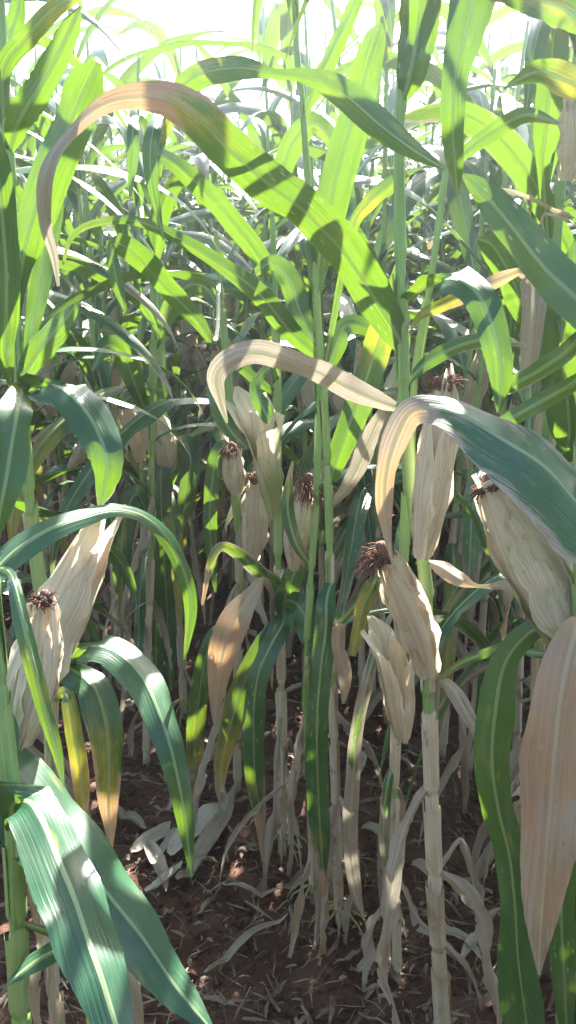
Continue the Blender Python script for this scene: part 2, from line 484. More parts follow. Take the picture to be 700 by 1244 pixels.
def grown_blade(rng, base, az, L, W, e0, droop, power=1.3, twist=0.0, n=22, dry0=0.0, dry1=0.3, yel=0.2, U=U5, fold=16, wave=.09, ragged=0.0, azdrift=0.0, crinkle=0.0, waves=4.0):
    v = np.linspace(0, 1, n)
    el = np.clip(e0 - droop * v ** power, -1.5, 1.5)
    el = el + .10 * np.sin(v * 9 + rng.uniform(0, 6))
    a = az + azdrift * v + .12 * np.sin(v * 5 + rng.uniform(0, 6))
    D = np.stack([np.cos(el) * np.cos(a), np.cos(el) * np.sin(a), np.sin(el)], axis=1)
    C = np.vstack([[base], base + np.cumsum((D[1:] + D[:-1]) / 2 * (L / (n - 1)), axis=0)])
    S = np.stack([-np.sin(a), np.cos(a), np.zeros(n)], axis=1)
    tw = twist * v
    Nn = np.cross(S, D)
    S = S * np.cos(tw)[:, None] + Nn * np.sin(tw)[:, None]
    w = W * np.interp(v, [0, .06, .25, .5, .75, .9, 1], [.42, .62, .95, 1.0, .74, .38, .03])
    dry = dry0 + (dry1 - dry0) * v ** 2.2
    y = np.full(n, yel) * (0.4 + .8 * v)
    return ribbon(C, S, w, dry, y, rng, U=U, fold=fold, wave=wave, waves=waves, ragged=ragged, crinkle=crinkle)

def clean_under(geo, zmin=.004):
    V = geo[0]
    low = V[:, 2] < zmin
    V[low, 2] = zmin + .004 * np.abs(np.sin(V[low, 0] * 90 + V[low, 1] * 70))
    return geo

def leaf_set(rng, nodes, H, plane, lo=0.0, U=U5, n=22, drytop=.78):
    """the blades of one plant, bottom to top, in two ranks"""
    out = []
    for i, p in enumerate(nodes):
        z = p[2]
        if z < .18 or z < lo: continue
        if z > H - .12: break
        az = plane + (math.pi if i % 2 else 0) + rng.gauss(0, .28)
        f = z / H
        if z < drytop * rng.uniform(.8, 1.15) * .9:           # dead, hanging along the stalk
            g = grown_blade(rng, p, az, rng.uniform(.40, .66), rng.uniform(.028, .052), rng.uniform(.1, .8), rng.uniform(2.1, 2.6), .38, rng.uniform(-4.5, 4.5), n=n,
                            dry0=rng.uniform(.75, 1.0), dry1=1.1, yel=.4, U=U, fold=rng.uniform(25, 50), wave=.22, azdrift=rng.uniform(-.8, .8), crinkle=.05, ragged=.15)
        elif z < drytop * 1.7:                                  # drooping, green to yellow with a dead tip
            g = grown_blade(rng, p, az, rng.uniform(.55, .75), rng.uniform(.042, .062), rng.uniform(.5, 1.1), rng.uniform(2.0, 2.6), .62, rng.uniform(-1.4, 1.4), n=n,
                            dry0=rng.uniform(-.4, .1), dry1=rng.uniform(-.1, 1.1), yel=rng.choice([-.2, -.1, 0, .2, .6]), U=U, fold=16, wave=.10, azdrift=rng.uniform(-.5, .5))
        else:                                                    # green arching blades
            g = grown_blade(rng, p, az, rng.uniform(.58, .80) * (1 - .35 * max(0, f - .75) / .25), rng.uniform(.044, .068), rng.uniform(.85, 1.25), rng.uniform(1.3, 2.6), rng.uniform(.9, 1.6), rng.uniform(-1.1, 1.1), n=n,
                            dry0=rng.choice([-.3, -.3, -.2, 0]), dry1=rng.choice([-.1, .1, .4, .7]), yel=rng.choice([-.2, 0, .1, .35]), U=U, fold=14, wave=.07, azdrift=rng.uniform(-.4, .4))
        out.append(clean_under(g))
    return out

def tassel_geo(top, rng, L=.26):
    g = Geo()
    def br(d, ll, r):
        P = [top]
        for q in range(6):
            d = unit(d + np.array([rng.gauss(0, .05), rng.gauss(0, .05), -.06 * q]))
            P.append(P[-1] + d * ll / 6)
        g.add(tube(np.array(P), np.array([r, r * 1.6, r * 1.7, r * 1.6, r * 1.5, r * 1.1, r * .5]), 1, 0, 4))
    br(np.array([0, 0, 1.0]), L, .0022)
    for k in range(6):
        a = rng.uniform(0, 6.28); e = rng.uniform(.6, 1.2)
        br(np.array([math.cos(a) * math.cos(e), math.sin(a) * math.cos(e), math.sin(e)]), L * rng.uniform(.5, .85), .0016)
    return g

def root_geos(base, R, rng, n=11, zr=.055):
    out = []
    for k in range(n):
        a = k * 6.283 / n + rng.uniform(-.25, .25)
        d = np.array([math.cos(a), math.sin(a), 0])
        z0 = zr * rng.uniform(.7, 1.1); sp = rng.uniform(.035, .06)
        P = np.array([base + d * R * .8 + [0, 0, z0], base + d * (R + sp * .35) + [0, 0, z0 * .72], base + d * (R + sp * .8) + [0, 0, z0 * .3], base + d * (R + sp) + [0, 0, -.012]])
        out.append(tube(catmull(P, 6), np.linspace(.0030, .0018, 6), 0, 0, 5))
    return out

# ------------------------------------------------------------------ ground
def ground_z(x, y):
    return .020 * mnoise.noise(Vector((x * 2.3, y * 2.3, .3))) + .012 * mnoise.noise(Vector((x * 7, y * 7, 3.1)))

def axis_coords(lo, hi, step, far):
    c = list(np.arange(lo, hi + step * .5, step))
    s = step; a = lo; b = hi; left, right = [], []
    while b < far:
        s *= 1.35; b += s; right.append(b)
    s = step
    while a > -far:
        s *= 1.35; a -= s; left.append(a)
    return np.array(left[::-1] + c + right)

gx = axis_coords(-1.7, 1.7, .022, 58); gy = axis_coords(.3, 4.6, .022, 58)
GX, GY = np.meshgrid(gx, gy)
GZ = np.zeros_like(GX)
for i in range(GX.shape[0]):
    for j in range(GX.shape[1]):
        x, y = GX[i, j], GY[i, j]
        z = ground_z(x, y)
        if -2 < x < 2 and 0 < y < 5:
            z += .011 * mnoise.noise(Vector((x * 21, y * 21, 7))) + .008 * mnoise.noise(Vector((x * 48, y * 48, 9)))
        GZ[i, j] = z - .012
nx = len(gx)
gv = np.stack([GX, GY, GZ], -1).reshape(-1, 3)
gf = [(r * nx + c, r * nx + c + 1, (r + 1) * nx + c + 1, (r + 1) * nx + c) for r in range(len(gy) - 1) for c in range(nx - 1)]
ground = link('ground', mesh_from('ground', gv, gf, mat=M_SOIL))
tag(ground, kind='structure')

rg = random.Random(5)
def clod(c, r):
    V = []; F = [(0, 1, 2), (0, 2, 3), (0, 3, 4), (0, 4, 1), (5, 2, 1), (5, 3, 2), (5, 4, 3), (5, 1, 4)]
    for d in ((0, 0, 1), (1, 0, .1), (0, 1, -.1), (-1, 0, .1), (0, -1, 0), (0, 0, -1)):
        V.append(c + np.array(d) * r * rg.uniform(.5, 1.2))
    return V, F
cv, cf = [], []
for _ in range(5000):
    y = .7 + 3.6 * rg.random() ** 1.3; x = rg.uniform(-1, 1) * (.25 + .42 * y)
    r = .004 + .012 * rg.random() ** 3
    V, F = clod(np.array([x, y, ground_z(x, y) - .010 + r * .3]), r)
    cf += [tuple(i + len(cv) for i in f) for f in F]; cv += V
tag(link('soil_clods', mesh_from('soil_clods', cv, cf, mat=M_CLOD)), kind='stuff')

sg = Geo()
for _ in range(14000):
    y = .65 + 4.2 * rg.random() ** 1.25; x = rg.uniform(-1, 1) * (.25 + .42 * y)
    a = rg.uniform(0, 6.28); L = .012 + .07 * rg.random() ** 2.4
    d = np.array([math.cos(a), math.sin(a), rg.gauss(0, .16)]); d2 = np.array([-math.sin(a), math.cos(a), 0]) * rg.gauss(0, .05)
    p = np.array([x, y, ground_z(x, y) + rg.uniform(-.004, .012)])
    C = np.array([p - d * L / 2, p + d2 * L + [0, 0, .004], p + d * L / 2])
    w = rg.choice([.0010, .0014, .002, .003, .005, .010]) * rg.uniform(.7, 1.2)
    S = np.tile(np.array([-math.sin(a), math.cos(a), rg.gauss(0, .4)]), (3, 1))
    sg.add(ribbon(C, S, np.array([w * .7, w, w * .3]), np.ones(3), np.zeros(3), rg, U=U3, fold=25, wave=0))
for _ in range(380):
    y = .7 + 3.4 * rg.random() ** 1.2; x = rg.uniform(-1, 1) * (.25 + .42 * y)
    a = rg.uniform(0, 6.28); L = .03 + .09 * rg.random() ** 1.5
    d = np.array([math.cos(a), math.sin(a), rg.gauss(0, .12)]); sd_ = np.array([-math.sin(a), math.cos(a), 0.0])
    p = np.array([x, y, ground_z(x, y) + rg.uniform(0, .012)])
    vv = np.linspace(-.5, .5, 7)
    C = p + d * L * vv[:, None] + sd_ * (L * .3 * rg.gauss(0, .5)) * (vv[:, None] ** 2) + np.array([0, 0, 1.0]) * (np.abs(np.sin(vv * 7 + a)) * .010)[:, None]
    S = np.tile(sd_, (7, 1)) + np.array([0, 0, 1.0]) * (np.sin(vv * rg.uniform(3, 9) + a) * .9)[:, None]
    sg.add(ribbon(C, unit(S), rg.uniform(.006, .020) * np.array([.5, .9, 1, 1, .9, .7, .2]), np.ones(7), np.zeros(7), rg, U=U3, fold=30, wave=.1, crinkle=.08))
tag(link('straw_litter', sg.mesh('straw_litter', M_STRAW)), kind='stuff')

# ------------------------------------------------------------------ the traced front plants
hr = random.Random(11)

def plant(label, base, group='front row maize plants'):
    e = link('maize_plant', None, None, base)
    tag(e, label, 'maize plant', group)
    bpy.context.view_layer.update()
    return e

TRACED = set()

class Hero:
    def __init__(self, label, px, Ys, w0, w1, tan_to=.75, rz=0, top=None, roots=False, spacing=.15):
        """px: list of (x, y) from the ground up along the stalk, Ys: distance (one, or one per point)"""
        if not hasattr(Ys, '__len__'): Ys = [Ys] * len(px)
        P = np.array([at(x, y, Y) for (x, y), Y in zip(px, Ys)])
        if P[0][2] > 0.0:                                  # carry the stalk down to the soil
            b = P[0].copy(); b[2] = -.02
            P = np.vstack([b, P])
        else:
            P[0][2] = -.02
        if top is not None:
            t = P[-1].copy(); t[2] = top; t[0] += .02
            P = np.vstack([P, t])
        self.base = np.array([P[0][0], P[0][1], 0.0])
        self.o = plant(label, self.base)
        self.rng = random.Random(hash_int(label))
        g, self.nodes = stalk_geo(P - self.base, w0, w1, self.rng, lambda z: float(np.interp(z, [0, tan_to - .15, tan_to + .15, 3], [1.0, .95, -.1, -.2])), spacing=spacing)
        self.P = P
        link('stalk', Geo().add(g).mesh('stalk', M_STALK), self.o)
        nd = self.nodes
        for k in range(len(nd) - 1):                       # clasping sheaths, torn at the top
            if nd[k][2] > 1.25: break
            ln = np.linalg.norm(nd[k + 1] - nd[k])
            m_, cu_ = 9, 10
            tt = np.linspace(.03, self.rng.uniform(.72, .98), m_)
            aa = np.linspace(-2.75, 2.75, cu_) + self.rng.uniform(0, 6.28)
            rad = w0 + (w1 - w0) * min(1, nd[k][2] / 2.1)
            Vs_ = np.zeros((m_, cu_, 3)); uv_ = np.zeros((m_, cu_, 2))
            for j in range(cu_):
                edge = abs(j / (cu_ - 1) - .5) * 2
                rr_ = rad * (1.13 + .10 * edge ** 3 * (1 + 2.0 * tt) + .16 * np.clip(tt - .6, 0, 1) * self.rng.uniform(0, 2.5))
                tj = tt * (1 - .18 * self.rng.random() * (tt > .6))
                Vs_[:, j] = nd[k] + (nd[k + 1] - nd[k]) * tj[:, None] + rr_[:, None] * np.array([math.cos(aa[j]), math.sin(aa[j]), 0])
                uv_[:, j, 0] = aa[j] * rad; uv_[:, j, 1] = tt * ln
            fs_ = [(i * cu_ + j, i * cu_ + j + 1, (i + 1) * cu_ + j + 1, (i + 1) * cu_ + j) for i in range(m_ - 1) for j in range(cu_ - 1)]
            dz = float(np.interp(nd[k][2], [0, tan_to - .1, tan_to + .25, 3], [1.0, .9, .15, -.2]))
            dv_ = np.repeat(dz + .25 * tt, cu_)
            link('leaf_sheath', mesh_from('leaf_sheath', Vs_.reshape(-1, 3), fs_, uv_.reshape(-1, 2), dv_, np.full(m_ * cu_, .2), M_STALK), self.o)
        if roots:
            for r in root_geos(np.zeros(3), w0, self.rng):
                link('brace_root', mesh_from('brace_root', *r, mat=M_ROOT), self.o)
    def leaf(self, pts, dry=(-.3, -.3), yel=(0, .1), fold=13, wave=.075, waves=5.0, ragged=0.05, crinkle=0.0, n=52, label=None, face=None, slim=.78):
        rows = []
        for p in pts:
            x, y, w, Y = p[:4]; roll = p[4] if len(p) > 4 else 0
            q = at(x, y, Y)
            rows.append([q[0], q[1], q[2], w * slim * depth(q) / FPX, math.radians(roll)])
        R = catmull(np.array(rows), n)
        C = R[:, :3]
        W = np.maximum(R[:, 3], .0015)
        dead = sum(dry) / len(dry) > .7 and label is None
        if dead:                                   # shrivelled blades twist and crumple
            ph = self.rng.uniform(0, 6.28); vv = np.linspace(0, 1, n)
            R[:, 4] += .95 * np.sin(vv * self.rng.uniform(5, 11) + ph) * np.minimum(1, vv * 4)
            W *= 1 + .22 * np.sin(vv * 13 + ph * 2) + .15 * np.sin(vv * 29 + ph)
            crinkle, ragged, fold, wave = max(crinkle, .035), .22, fold + 14, .16
        pa = self.rng.uniform(0, 6.28)
        R[:, 4] += .20 * np.sin(np.linspace(0, 1, n) * 7 + pa) + .12 * np.sin(np.linspace(0, 1, n) * 17 + 2 * pa)
        T = unit(np.gradient(C, axis=0))
        view = unit(C - CAMP)
        S = unit(np.cross(T, view))
        Nv = np.cross(S, T)
        S = S * np.cos(R[:, 4])[:, None] + Nv * np.sin(R[:, 4])[:, None]
        v = np.linspace(0, 1, n)
        if face is not None:                       # lay the blade open to a direction, keeping its breadth in view
            nd, fs = unit(np.array(sd) - view.mean(axis=0)), face[1]
            fw = np.interp(v, np.linspace(0, 1, len(fs)), fs)[:, None]
            Sd = unit(np.cross(np.tile(nd, (n, 1)), T))
            S0 = unit(np.cross(T, view))
            Sd = Sd * np.where(np.sum(Sd * S0, axis=1, keepdims=True) < 0, -1, 1)
            S = unit(S * (1 - fw) + Sd * fw)
            W = W / np.clip(np.sum(S * S0, axis=1), .5, 1)
        d = np.interp(v, np.linspace(0, 1, len(dry)), dry); yv = np.interp(v, np.linspace(0, 1, len(yel)), yel)
        g = ribbon(C - self.base, S, W, d, yv, self.rng, U=U9, fold=fold, wave=wave, waves=waves, ragged=ragged, crinkle=crinkle, notch=.05 if dead else 0)
        o = link('leaf', Geo().add(g).mesh('leaf', M_LEAF), self.o)
        if label: o['label'] = label
        TRACED.add(o.name)
        return o
    def ear(self, b, t, Yb, Yt, w, **kw):
        B = at(b[0], b[1], Yb); T_ = at(t[0], t[1], Yt)
        L = np.linalg.norm(T_ - B); R = w * depth((B + T_) / 2) / FPX / 2
        return make_ear(self.o, B - self.base, T_ - B, L, R, self.rng, **kw)
    def blades(self, lo, U=U9, n=30, H=2.1, plane=0.0, drytop=.78, skip=()):
        for i, g in enumerate(leaf_set(self.rng, self.nodes, H, plane, lo, U, n, drytop)):
            if i in skip: continue
            link('leaf', Geo().add(g).mesh('leaf', M_LEAF), self.o)

def _dead(self, lo, hi, per=2):
    rng = self.rng
    for k, p in enumerate(self.nodes):
        if not lo < p[2] < hi: continue
        for _ in range(per if rng.random() < .7 else 1):
            g = grown_blade(rng, p, rng.uniform(0, 6.28), rng.uniform(.28, .5), rng.uniform(.020, .042), rng.uniform(-.3, .6), rng.uniform(1.6, 2.2), .35, rng.uniform(-6, 6), n=34,
                            dry0=.9, dry1=1.1, yel=rng.choice([0, .1, .3, .6]), U=U9, fold=rng.uniform(25, 50), wave=.22, azdrift=rng.uniform(-1, 1), crinkle=.05, ragged=.25, waves=6)
            link('leaf', Geo().add(clean_under(g)).mesh('leaf', M_LEAF), self.o)
Hero.dead_blades = _dead

def hash_int(s):
    h = 7
    for ch in s: h = (h * 131 + ord(ch)) % 1000003
    return h

DEAD = (1.0, 1.1)

# A: the plant right of the middle whose pale stalk runs to the bottom edge
A = Hero('maize plant with two pale ears and a tan stalk running down to the bottom edge',
         [(537, 1300), (530, 1100), (524, 950), (520, 830), (517, 700), (498, 590), (489, 450), (486, 250), (487, 128)], 1.22, .0140, .0050, tan_to=.72, top=2.15, spacing=.19)
A.leaf([(488, 432, 14, 1.22), (485, 412, 40, 1.21, 10), (455, 363, 63, 1.18, 15), (420, 310, 73, 1.14, 18), (375, 262, 72, 1.10, 18), (325, 223, 70, 1.06, 12), (278, 182, 70, 1.03, 5), (238, 142, 66, 1.01, 0), (205, 121, 54, 1.0, -8),
        (165, 116, 42, 1.0, -20), (128, 124, 34, 1.0, -30), (95, 148, 34, 1.01, -42), (68, 182, 36, 1.02, -38), (52, 225, 34, 1.03, -30), (54, 272, 22, 1.05, -20), (66, 312, 13, 1.06), (71, 348, 4, 1.07)],
       dry=(-.3, -.3, -.3, -.25, -.1, .35, .95, 1.05, 1.1, 1.1), yel=(0, .05, .2, .3, .1, .5, .95, .3, .0, 0), n=80, label='long arching leaf with a brown dead tip')
A.leaf([(487, 128, 8, 1.22), (497, 95, 46, 1.20, 10), (505, 50, 62, 1.19, 14), (512, 0, 66, 1.18, 12), (518, -50, 55, 1.17), (530, -100, 30, 1.16), (545, -130, 6, 1.15)], yel=(.1, .35, .5), dry=(-.3, -.3))
A.leaf([(486, 130, 8, 1.22), (520, 20, 22, 1.2), (575, -110, 40, 1.12), (592, -90, 66, 1.08, 12), (582, -30, 80, 1.06, 15), (565, 40, 60, 1.05, 16), (553, 95, 43, 1.05, 12), (550, 150, 37, 1.05, 6), (553, 200, 27, 1.06), (556, 238, 5, 1.07)],
       yel=(.2, .5, .9, .6, .0, -.1, .1), dry=(-.3, -.2, -.1, -.2, -.3, .3), wave=.03, n=64, label='hanging leaf turning from yellow to blue green')
A.leaf([(488, 497, 9, 1.22), (462, 488, 24, 1.2, 20), (430, 474, 32, 1.17, 28), (395, 457, 36, 1.13, 30), (352, 440, 36, 1.10, 25), (312, 429, 35, 1.08, 15), (279, 438, 32, 1.07), (263, 458, 26, 1.07), (267, 484, 15, 1.08), (276, 514, 3, 1.09)],
       dry=(.75, .95, 1, 1, 1, 1), yel=(-.2, -.2, -.2), wave=.05, slim=.95, label='grey brown drooping leaf')
A.leaf([(490, 368, 10, 1.22), (520, 349, 30, 1.18, -20), (552, 338, 44, 1.14, -25), (582, 358, 52, 1.10, -8), (602, 410, 48, 1.07, 5), (609, 460, 36, 1.06), (606, 502, 5, 1.06)], dry=(-.1, .1, -.2, -.2, -.2, .3), yel=(.2, .3, 0, 0), face=('sheen', (.7, .8, .6, .2, 0)), label='drooping leaf with a pale sheen')
A.leaf([(500, 400, 5, 1.22), (512, 383, 14, 1.20), (545, 366, 27, 1.17, 25), (590, 346, 27, 1.13, 30), (630, 330, 13, 1.10), (652, 325, 3, 1.09)], dry=(-.2, .1, .4, .6, .9, 1), yel=(.5, .9, .9), wave=.03, label='yellowing leaf with an orange edge')
A.leaf([(524, 828, 9, 1.22), (545, 832, 24, 1.20), (563, 858, 28, 1.17), (577, 888, 20, 1.15), (586, 924, 4, 1.14)], dry=(.55, .6, .75), yel=(.2, .2), fold=28)
A.leaf([(526, 830, 5, 1.22), (560, 806, 13, 1.16), (600, 790, 15, 1.12), (655, 772, 12, 1.08), (700, 765, 3, 1.06)], dry=(.2, .3), yel=(.2, .2))
A.leaf([(526, 952, 9, 1.22), (502, 984, 27, 1.19), (482, 1045, 34, 1.16, 10), (468, 1110, 36, 1.15, 15), (462, 1170, 30, 1.15), (478, 1215, 24, 1.15), (490, 1265, 6, 1.15)], dry=(.7, .85, 1, 1.1), fold=20, wave=.08, crinkle=.012, ragged=.15)
A.leaf([(531, 1056, 10, 1.22), (556, 1075, 28, 1.20), (582, 1115, 34, 1.18, 10), (596, 1165, 32, 1.17), (604, 1225, 18, 1.16), (606, 1270, 4, 1.16)], dry=DEAD, fold=22, wave=.1, crinkle=.015)
A.leaf([(520, 682, 8, 1.22), (538, 690, 27, 1.19, 15), (558, 703, 25, 1.17, 15), (581, 712, 6, 1.15), (610, 711, 15, 1.13), (640, 705, 16, 1.12), (668, 698, 3, 1.11)], dry=(.9, 1.1, 1.1, .8, .6), yel=(.8, .3), label='short orange brown leaf with a twisted tip')
A.leaf([(490, 470, 5, 1.22), (520, 440, 22, 1.24), (558, 420, 27, 1.26), (600, 412, 22, 1.28), (640, 420, 4, 1.3)], dry=(.1, .3, .5), yel=(.1, .2))
A.leaf([(528, 1060, 8, 1.22), (560, 1020, 16, 1.26), (575, 1080, 24, 1.28), (590, 1150, 20, 1.3), (592, 1200, 4, 1.3)], dry=DEAD, fold=30, crinkle=.02)
A.blades(1.86, plane=.5, H=2.3)  # blades added on the unseen stalk top to shade what lies below
A.blades(1.82, plane=2.0, H=2.3)
A.blades(1.86, plane=1.2, H=2.3)
A.ear((521, 818), (468, 672), 1.19, 1.13, 39, phi0=2.0, silk_len=.05)
A.ear((513, 676), (541, 462), 1.17, 1.14, 38, phi0=1.2, green=.25, silk_len=.03)

# B: the thinner plant just behind it, with an empty opened husk
Bp = Hero('thin maize plant with an opened empty husk close behind the pale stalk',
          [(482, 1212), (478, 1000), (483, 880), (486, 780), (495, 600), (505, 450), (525, 330), (542, 205)], [1.36, 1.36, 1.36, 1.36, 1.34, 1.32, 1.3, 1.3], .0095, .0045, tan_to=.5)
Bp.leaf([(477, 745, 6, 1.36), (462, 772, 19, 1.34), (446, 828, 22, 1.32), (434, 895, 24, 1.31, 10), (428, 965, 26, 1.31), (425, 1030, 27, 1.31, -10), (431, 1080, 22, 1.31), (442, 1115, 4, 1.31)], dry=(.4, .45, .5, .6, .9, 1.1), yel=(.1, .2), fold=24, wave=.1, label='long greyish hanging leaf')
Bp.leaf([(478, 925, 7, 1.36), (470, 960, 18, 1.34), (466, 1010, 20, 1.33), (470, 1060, 16, 1.33), (462, 1110, 4, 1.33)], dry=(.2, .5, .9), yel=(.1, .2), fold=28)
Bp.leaf([(480, 1100, 7, 1.36), (462, 1110, 22, 1.34), (446, 1150, 26, 1.33), (440, 1200, 16, 1.33), (442, 1235, 3, 1.33)], dry=DEAD, fold=25, crinkle=.02)
Bp.leaf([(479, 1060, 7, 1.36), (505, 1110, 22, 1.33), (535, 1140, 26, 1.31), (560, 1170, 20, 1.3), (580, 1200, 4, 1.3)], dry=DEAD, fold=25, crinkle=.02)
Bp.leaf([(540, 215, 5, 1.3), (560, 190, 18, 1.29), (600, 160, 28, 1.27), (640, 140, 24, 1.25), (680, 150, 5, 1.24)], dry=(-.3, -.2), yel=(.2, .4))
Bp.ear((490, 898), (480, 770), 1.33, 1.30, 31, nhusk=3, open_=1.2, flare=.6, silk=False, phi0=3.6)

Bp.dead_blades(.1, .6, 1)

# C: brace roots at the middle bottom
Cp = Hero('maize plant whose splayed brace roots show at the middle bottom',
          [(413, 1128), (409, 1000), (405, 880), (402, 760), (400, 640), (396, 520), (387, 390), (375, 230), (365, 90), (360, 20)], [1.50, 1.5, 1.5, 1.5, 1.5, 1.49, 1.48, 1.47, 1.46, 1.46], .0095, .0032, tan_to=.62, roots=True, top=2.3)
Cp.leaf([(402, 585, 24, 1.50), (408, 560, 34, 1.49), (423, 520, 46, 1.48, 15), (440, 475, 50, 1.47, 18), (455, 430, 48, 1.46, 15), (470, 385, 40, 1.45), (478, 345, 20, 1.44), (482, 320, 4, 1.44)], yel=(0, .1, .5, .3), wave=.05)
Cp.leaf([(385, 365, 10, 1.48), (387, 320, 38, 1.47), (396, 270, 55, 1.46, 12), (412, 205, 60, 1.45, 15), (431, 140, 56, 1.44, 10), (447, 80, 48, 1.43), (458, 45, 34, 1.43), (464, 28, 6, 1.43)], yel=(.1, .1, .2), fold=10, wave=.03)
Cp.leaf([(368, 150, 6, 1.46), (378, 116, 24, 1.45, 20), (400, 70, 30, 1.43, 20), (424, 20, 26, 1.41, 10), (446, -25, 18, 1.40), (462, -60, 4, 1.4)], fold=24)
Cp.blades(1.74, plane=2.6, H=2.45)  # crowded top blades, put in above the view to shadow the arching leaf
Cp.blades(1.8, plane=1.1, H=2.45)
Cp.blades(1.85, plane=.3, H=2.45)
Cp.blades(1.75, plane=1.7, H=2.45)
Cp.blades(1.8, plane=.7, H=2.45)
Cp.blades(1.9, plane=2.2, H=2.45)
Cp.leaf([(361, 40, 4, 1.46), (357, 8, 20, 1.45), (358, -25, 24, 1.44), (365, -70, 4, 1.43)])
Cp.leaf([(395, 445, 8, 1.48), (425, 290, 15, 1.42), (448, 246, 26, 1.38, 20), (475, 222, 26, 1.36, 20), (500, 208, 8, 1.35), (515, 204, 3, 1.34)], yel=(.1, .25, .4), dry=(-.3, -.2, .0))
Cp.leaf([(403, 705, 12, 1.50), (397, 730, 32, 1.46, 10), (396, 765, 36, 1.44), (389, 820, 35, 1.42, -12), (385, 880, 36, 1.41, 5), (386, 945, 38, 1.41, 12), (389, 1005, 34, 1.41), (393, 1060, 20, 1.41), (398, 1112, 4, 1.41)],
        dry=(-.3, -.25, -.2, -.2, 0, .5, 1), yel=(0, .05, .1, .3, .9), wave=.1, label='wavy blue green leaf hanging to the ground with a yellow tip')
Cp.leaf([(403, 790, 6, 1.50), (412, 758, 22, 1.43), (411, 785, 22, 1.42), (420, 820, 26, 1.42), (417, 855, 6, 1.42)], dry=(.5, 1, 1.1), yel=(.8, .4), fold=26, label='small curled brown leaf')
Cp.leaf([(403, 770, 6, 1.50), (455, 706, 26, 1.42, 20), (441, 738, 27, 1.41), (433, 772, 22, 1.41), (428, 797, 12, 1.41)], yel=(.2, .5, .6), fold=20)
Cp.leaf([(408, 960, 8, 1.5), (425, 1000, 22, 1.46), (430, 1060, 26, 1.45), (424, 1120, 20, 1.45), (420, 1160, 3, 1.45)], dry=DEAD, fold=28, crinkle=.02)
Cp.leaf([(410, 1010, 8, 1.5), (392, 1050, 18, 1.46), (388, 1100, 18, 1.45), (380, 1150, 10, 1.44), (376, 1185, 3, 1.43)], dry=DEAD, fold=28, crinkle=.02)
Cp.leaf([(398, 620, 8, 1.5), (428, 580, 26, 1.47), (448, 535, 32, 1.46), (464, 500, 14, 1.45), (470, 485, 3, 1.45)], dry=DEAD, fold=20, label='upright pale dead leaf')

Cp.dead_blades(.08, .6)
Cp.blades(1.68, plane=2.9, H=2.45)  # more high blades, added to shade the wide leaves at lower left
Cp.blades(1.74, plane=1.4, H=2.45)
Cp.blades(1.7, plane=.1, H=2.45)

# D: middle, ears either side of the stalk
D = Hero('maize plant left of the middle with one tan ear and one half green opened ear',
         [(343, 1034), (343, 900), (341, 780), (338, 690), (337, 600), (337, 500), (335, 380), (331, 260)], 1.74, .0112, .0050, tan_to=.55, roots=True)
D.leaf([(341, 742, 8, 1.74), (336, 712, 24, 1.68), (318, 698, 24, 1.64, 20), (295, 677, 22, 1.60, 15), (270, 664, 16, 1.57), (256, 684, 13, 1.56), (246, 735, 4, 1.55)], dry=(.2, .35, .4, .3, .9), yel=(.1, .2, .8))
D.leaf([(341, 745, 8, 1.74), (322, 706, 12, 1.62), (306, 722, 26, 1.58, 10), (287, 750, 48, 1.55, 5), (272, 790, 48, 1.54), (265, 830, 32, 1.54), (262, 868, 13, 1.54), (264, 892, 3, 1.54)], dry=(.8, 1.1, 1.1), yel=(.2, .5, .7, .5), fold=10, wave=.05, label='pinkish dead leaf hanging in the sun')
D.leaf([(342, 735, 10, 1.74), (344, 752, 30, 1.66), (320, 785, 34, 1.62, 15), (296, 832, 38, 1.60, 20), (280, 882, 36, 1.59, 10), (270, 928, 24, 1.59), (270, 962, 4, 1.59)], yel=(0, .2, .5, .8), dry=(-.3, -.2, .1, .5))
D.leaf([(342, 735, 12, 1.74), (346, 752, 32, 1.64), (328, 786, 34, 1.60, -10), (312, 826, 38, 1.58, -15), (308, 885, 36, 1.57, 0), (310, 942, 33, 1.57), (316, 992, 20, 1.57), (319, 1042, 4, 1.57)], dry=(-.4, -.4, -.3, -.2, .4, 1.1), yel=(-.1, -.1, 0, .3, .9), label='dark green hanging leaf with an orange tip')
D.leaf([(343, 760, 10, 1.74), (347, 725, 36, 1.68), (360, 692, 32, 1.66, 15), (374, 672, 14, 1.65), (380, 660, 3, 1.65)], dry=(-.4, -.3), yel=(-.1, 0))
D.leaf([(340, 728, 14, 1.72), (362, 735, 40, 1.62, 10), (378, 770, 40, 1.58), (386, 806, 26, 1.56), (390, 838, 4, 1.55)], dry=(-.4, -.3), yel=(-.1, 0))
D.leaf([(343, 860, 8, 1.74), (334, 940, 18, 1.66), (330, 1020, 26, 1.62), (322, 1080, 34, 1.60, 10), (309, 1138, 30, 1.59), (303, 1178, 5, 1.59)], dry=(.5, .7, .7, .8, 1), yel=(.1, .1), fold=25, crinkle=.012)
D.leaf([(343, 905, 8, 1.74), (356, 1000, 14, 1.69), (352, 1070, 18, 1.66), (330, 1130, 18, 1.64), (290, 1180, 16, 1.58), (262, 1192, 4, 1.56)], dry=DEAD, fold=25, crinkle=.02)
D.leaf([(336, 420, 6, 1.74), (392, 442, 10, 1.64), (352, 402, 34, 1.6, 15), (318, 360, 34, 1.56, 20), (275, 325, 26, 1.53), (218, 290, 20, 1.50), (162, 268, 15, 1.47), (112, 272, 12, 1.45), (86, 290, 9, 1.44), (77, 322, 4, 1.44)], yel=(.0, .0, .1, .2, .5), wave=.03)
D.leaf([(337, 470, 10, 1.74), (330, 445, 14, 1.70), (310, 470, 18, 1.66), (322, 500, 26, 1.64), (335, 520, 8, 1.63)], yel=(.1, .2))
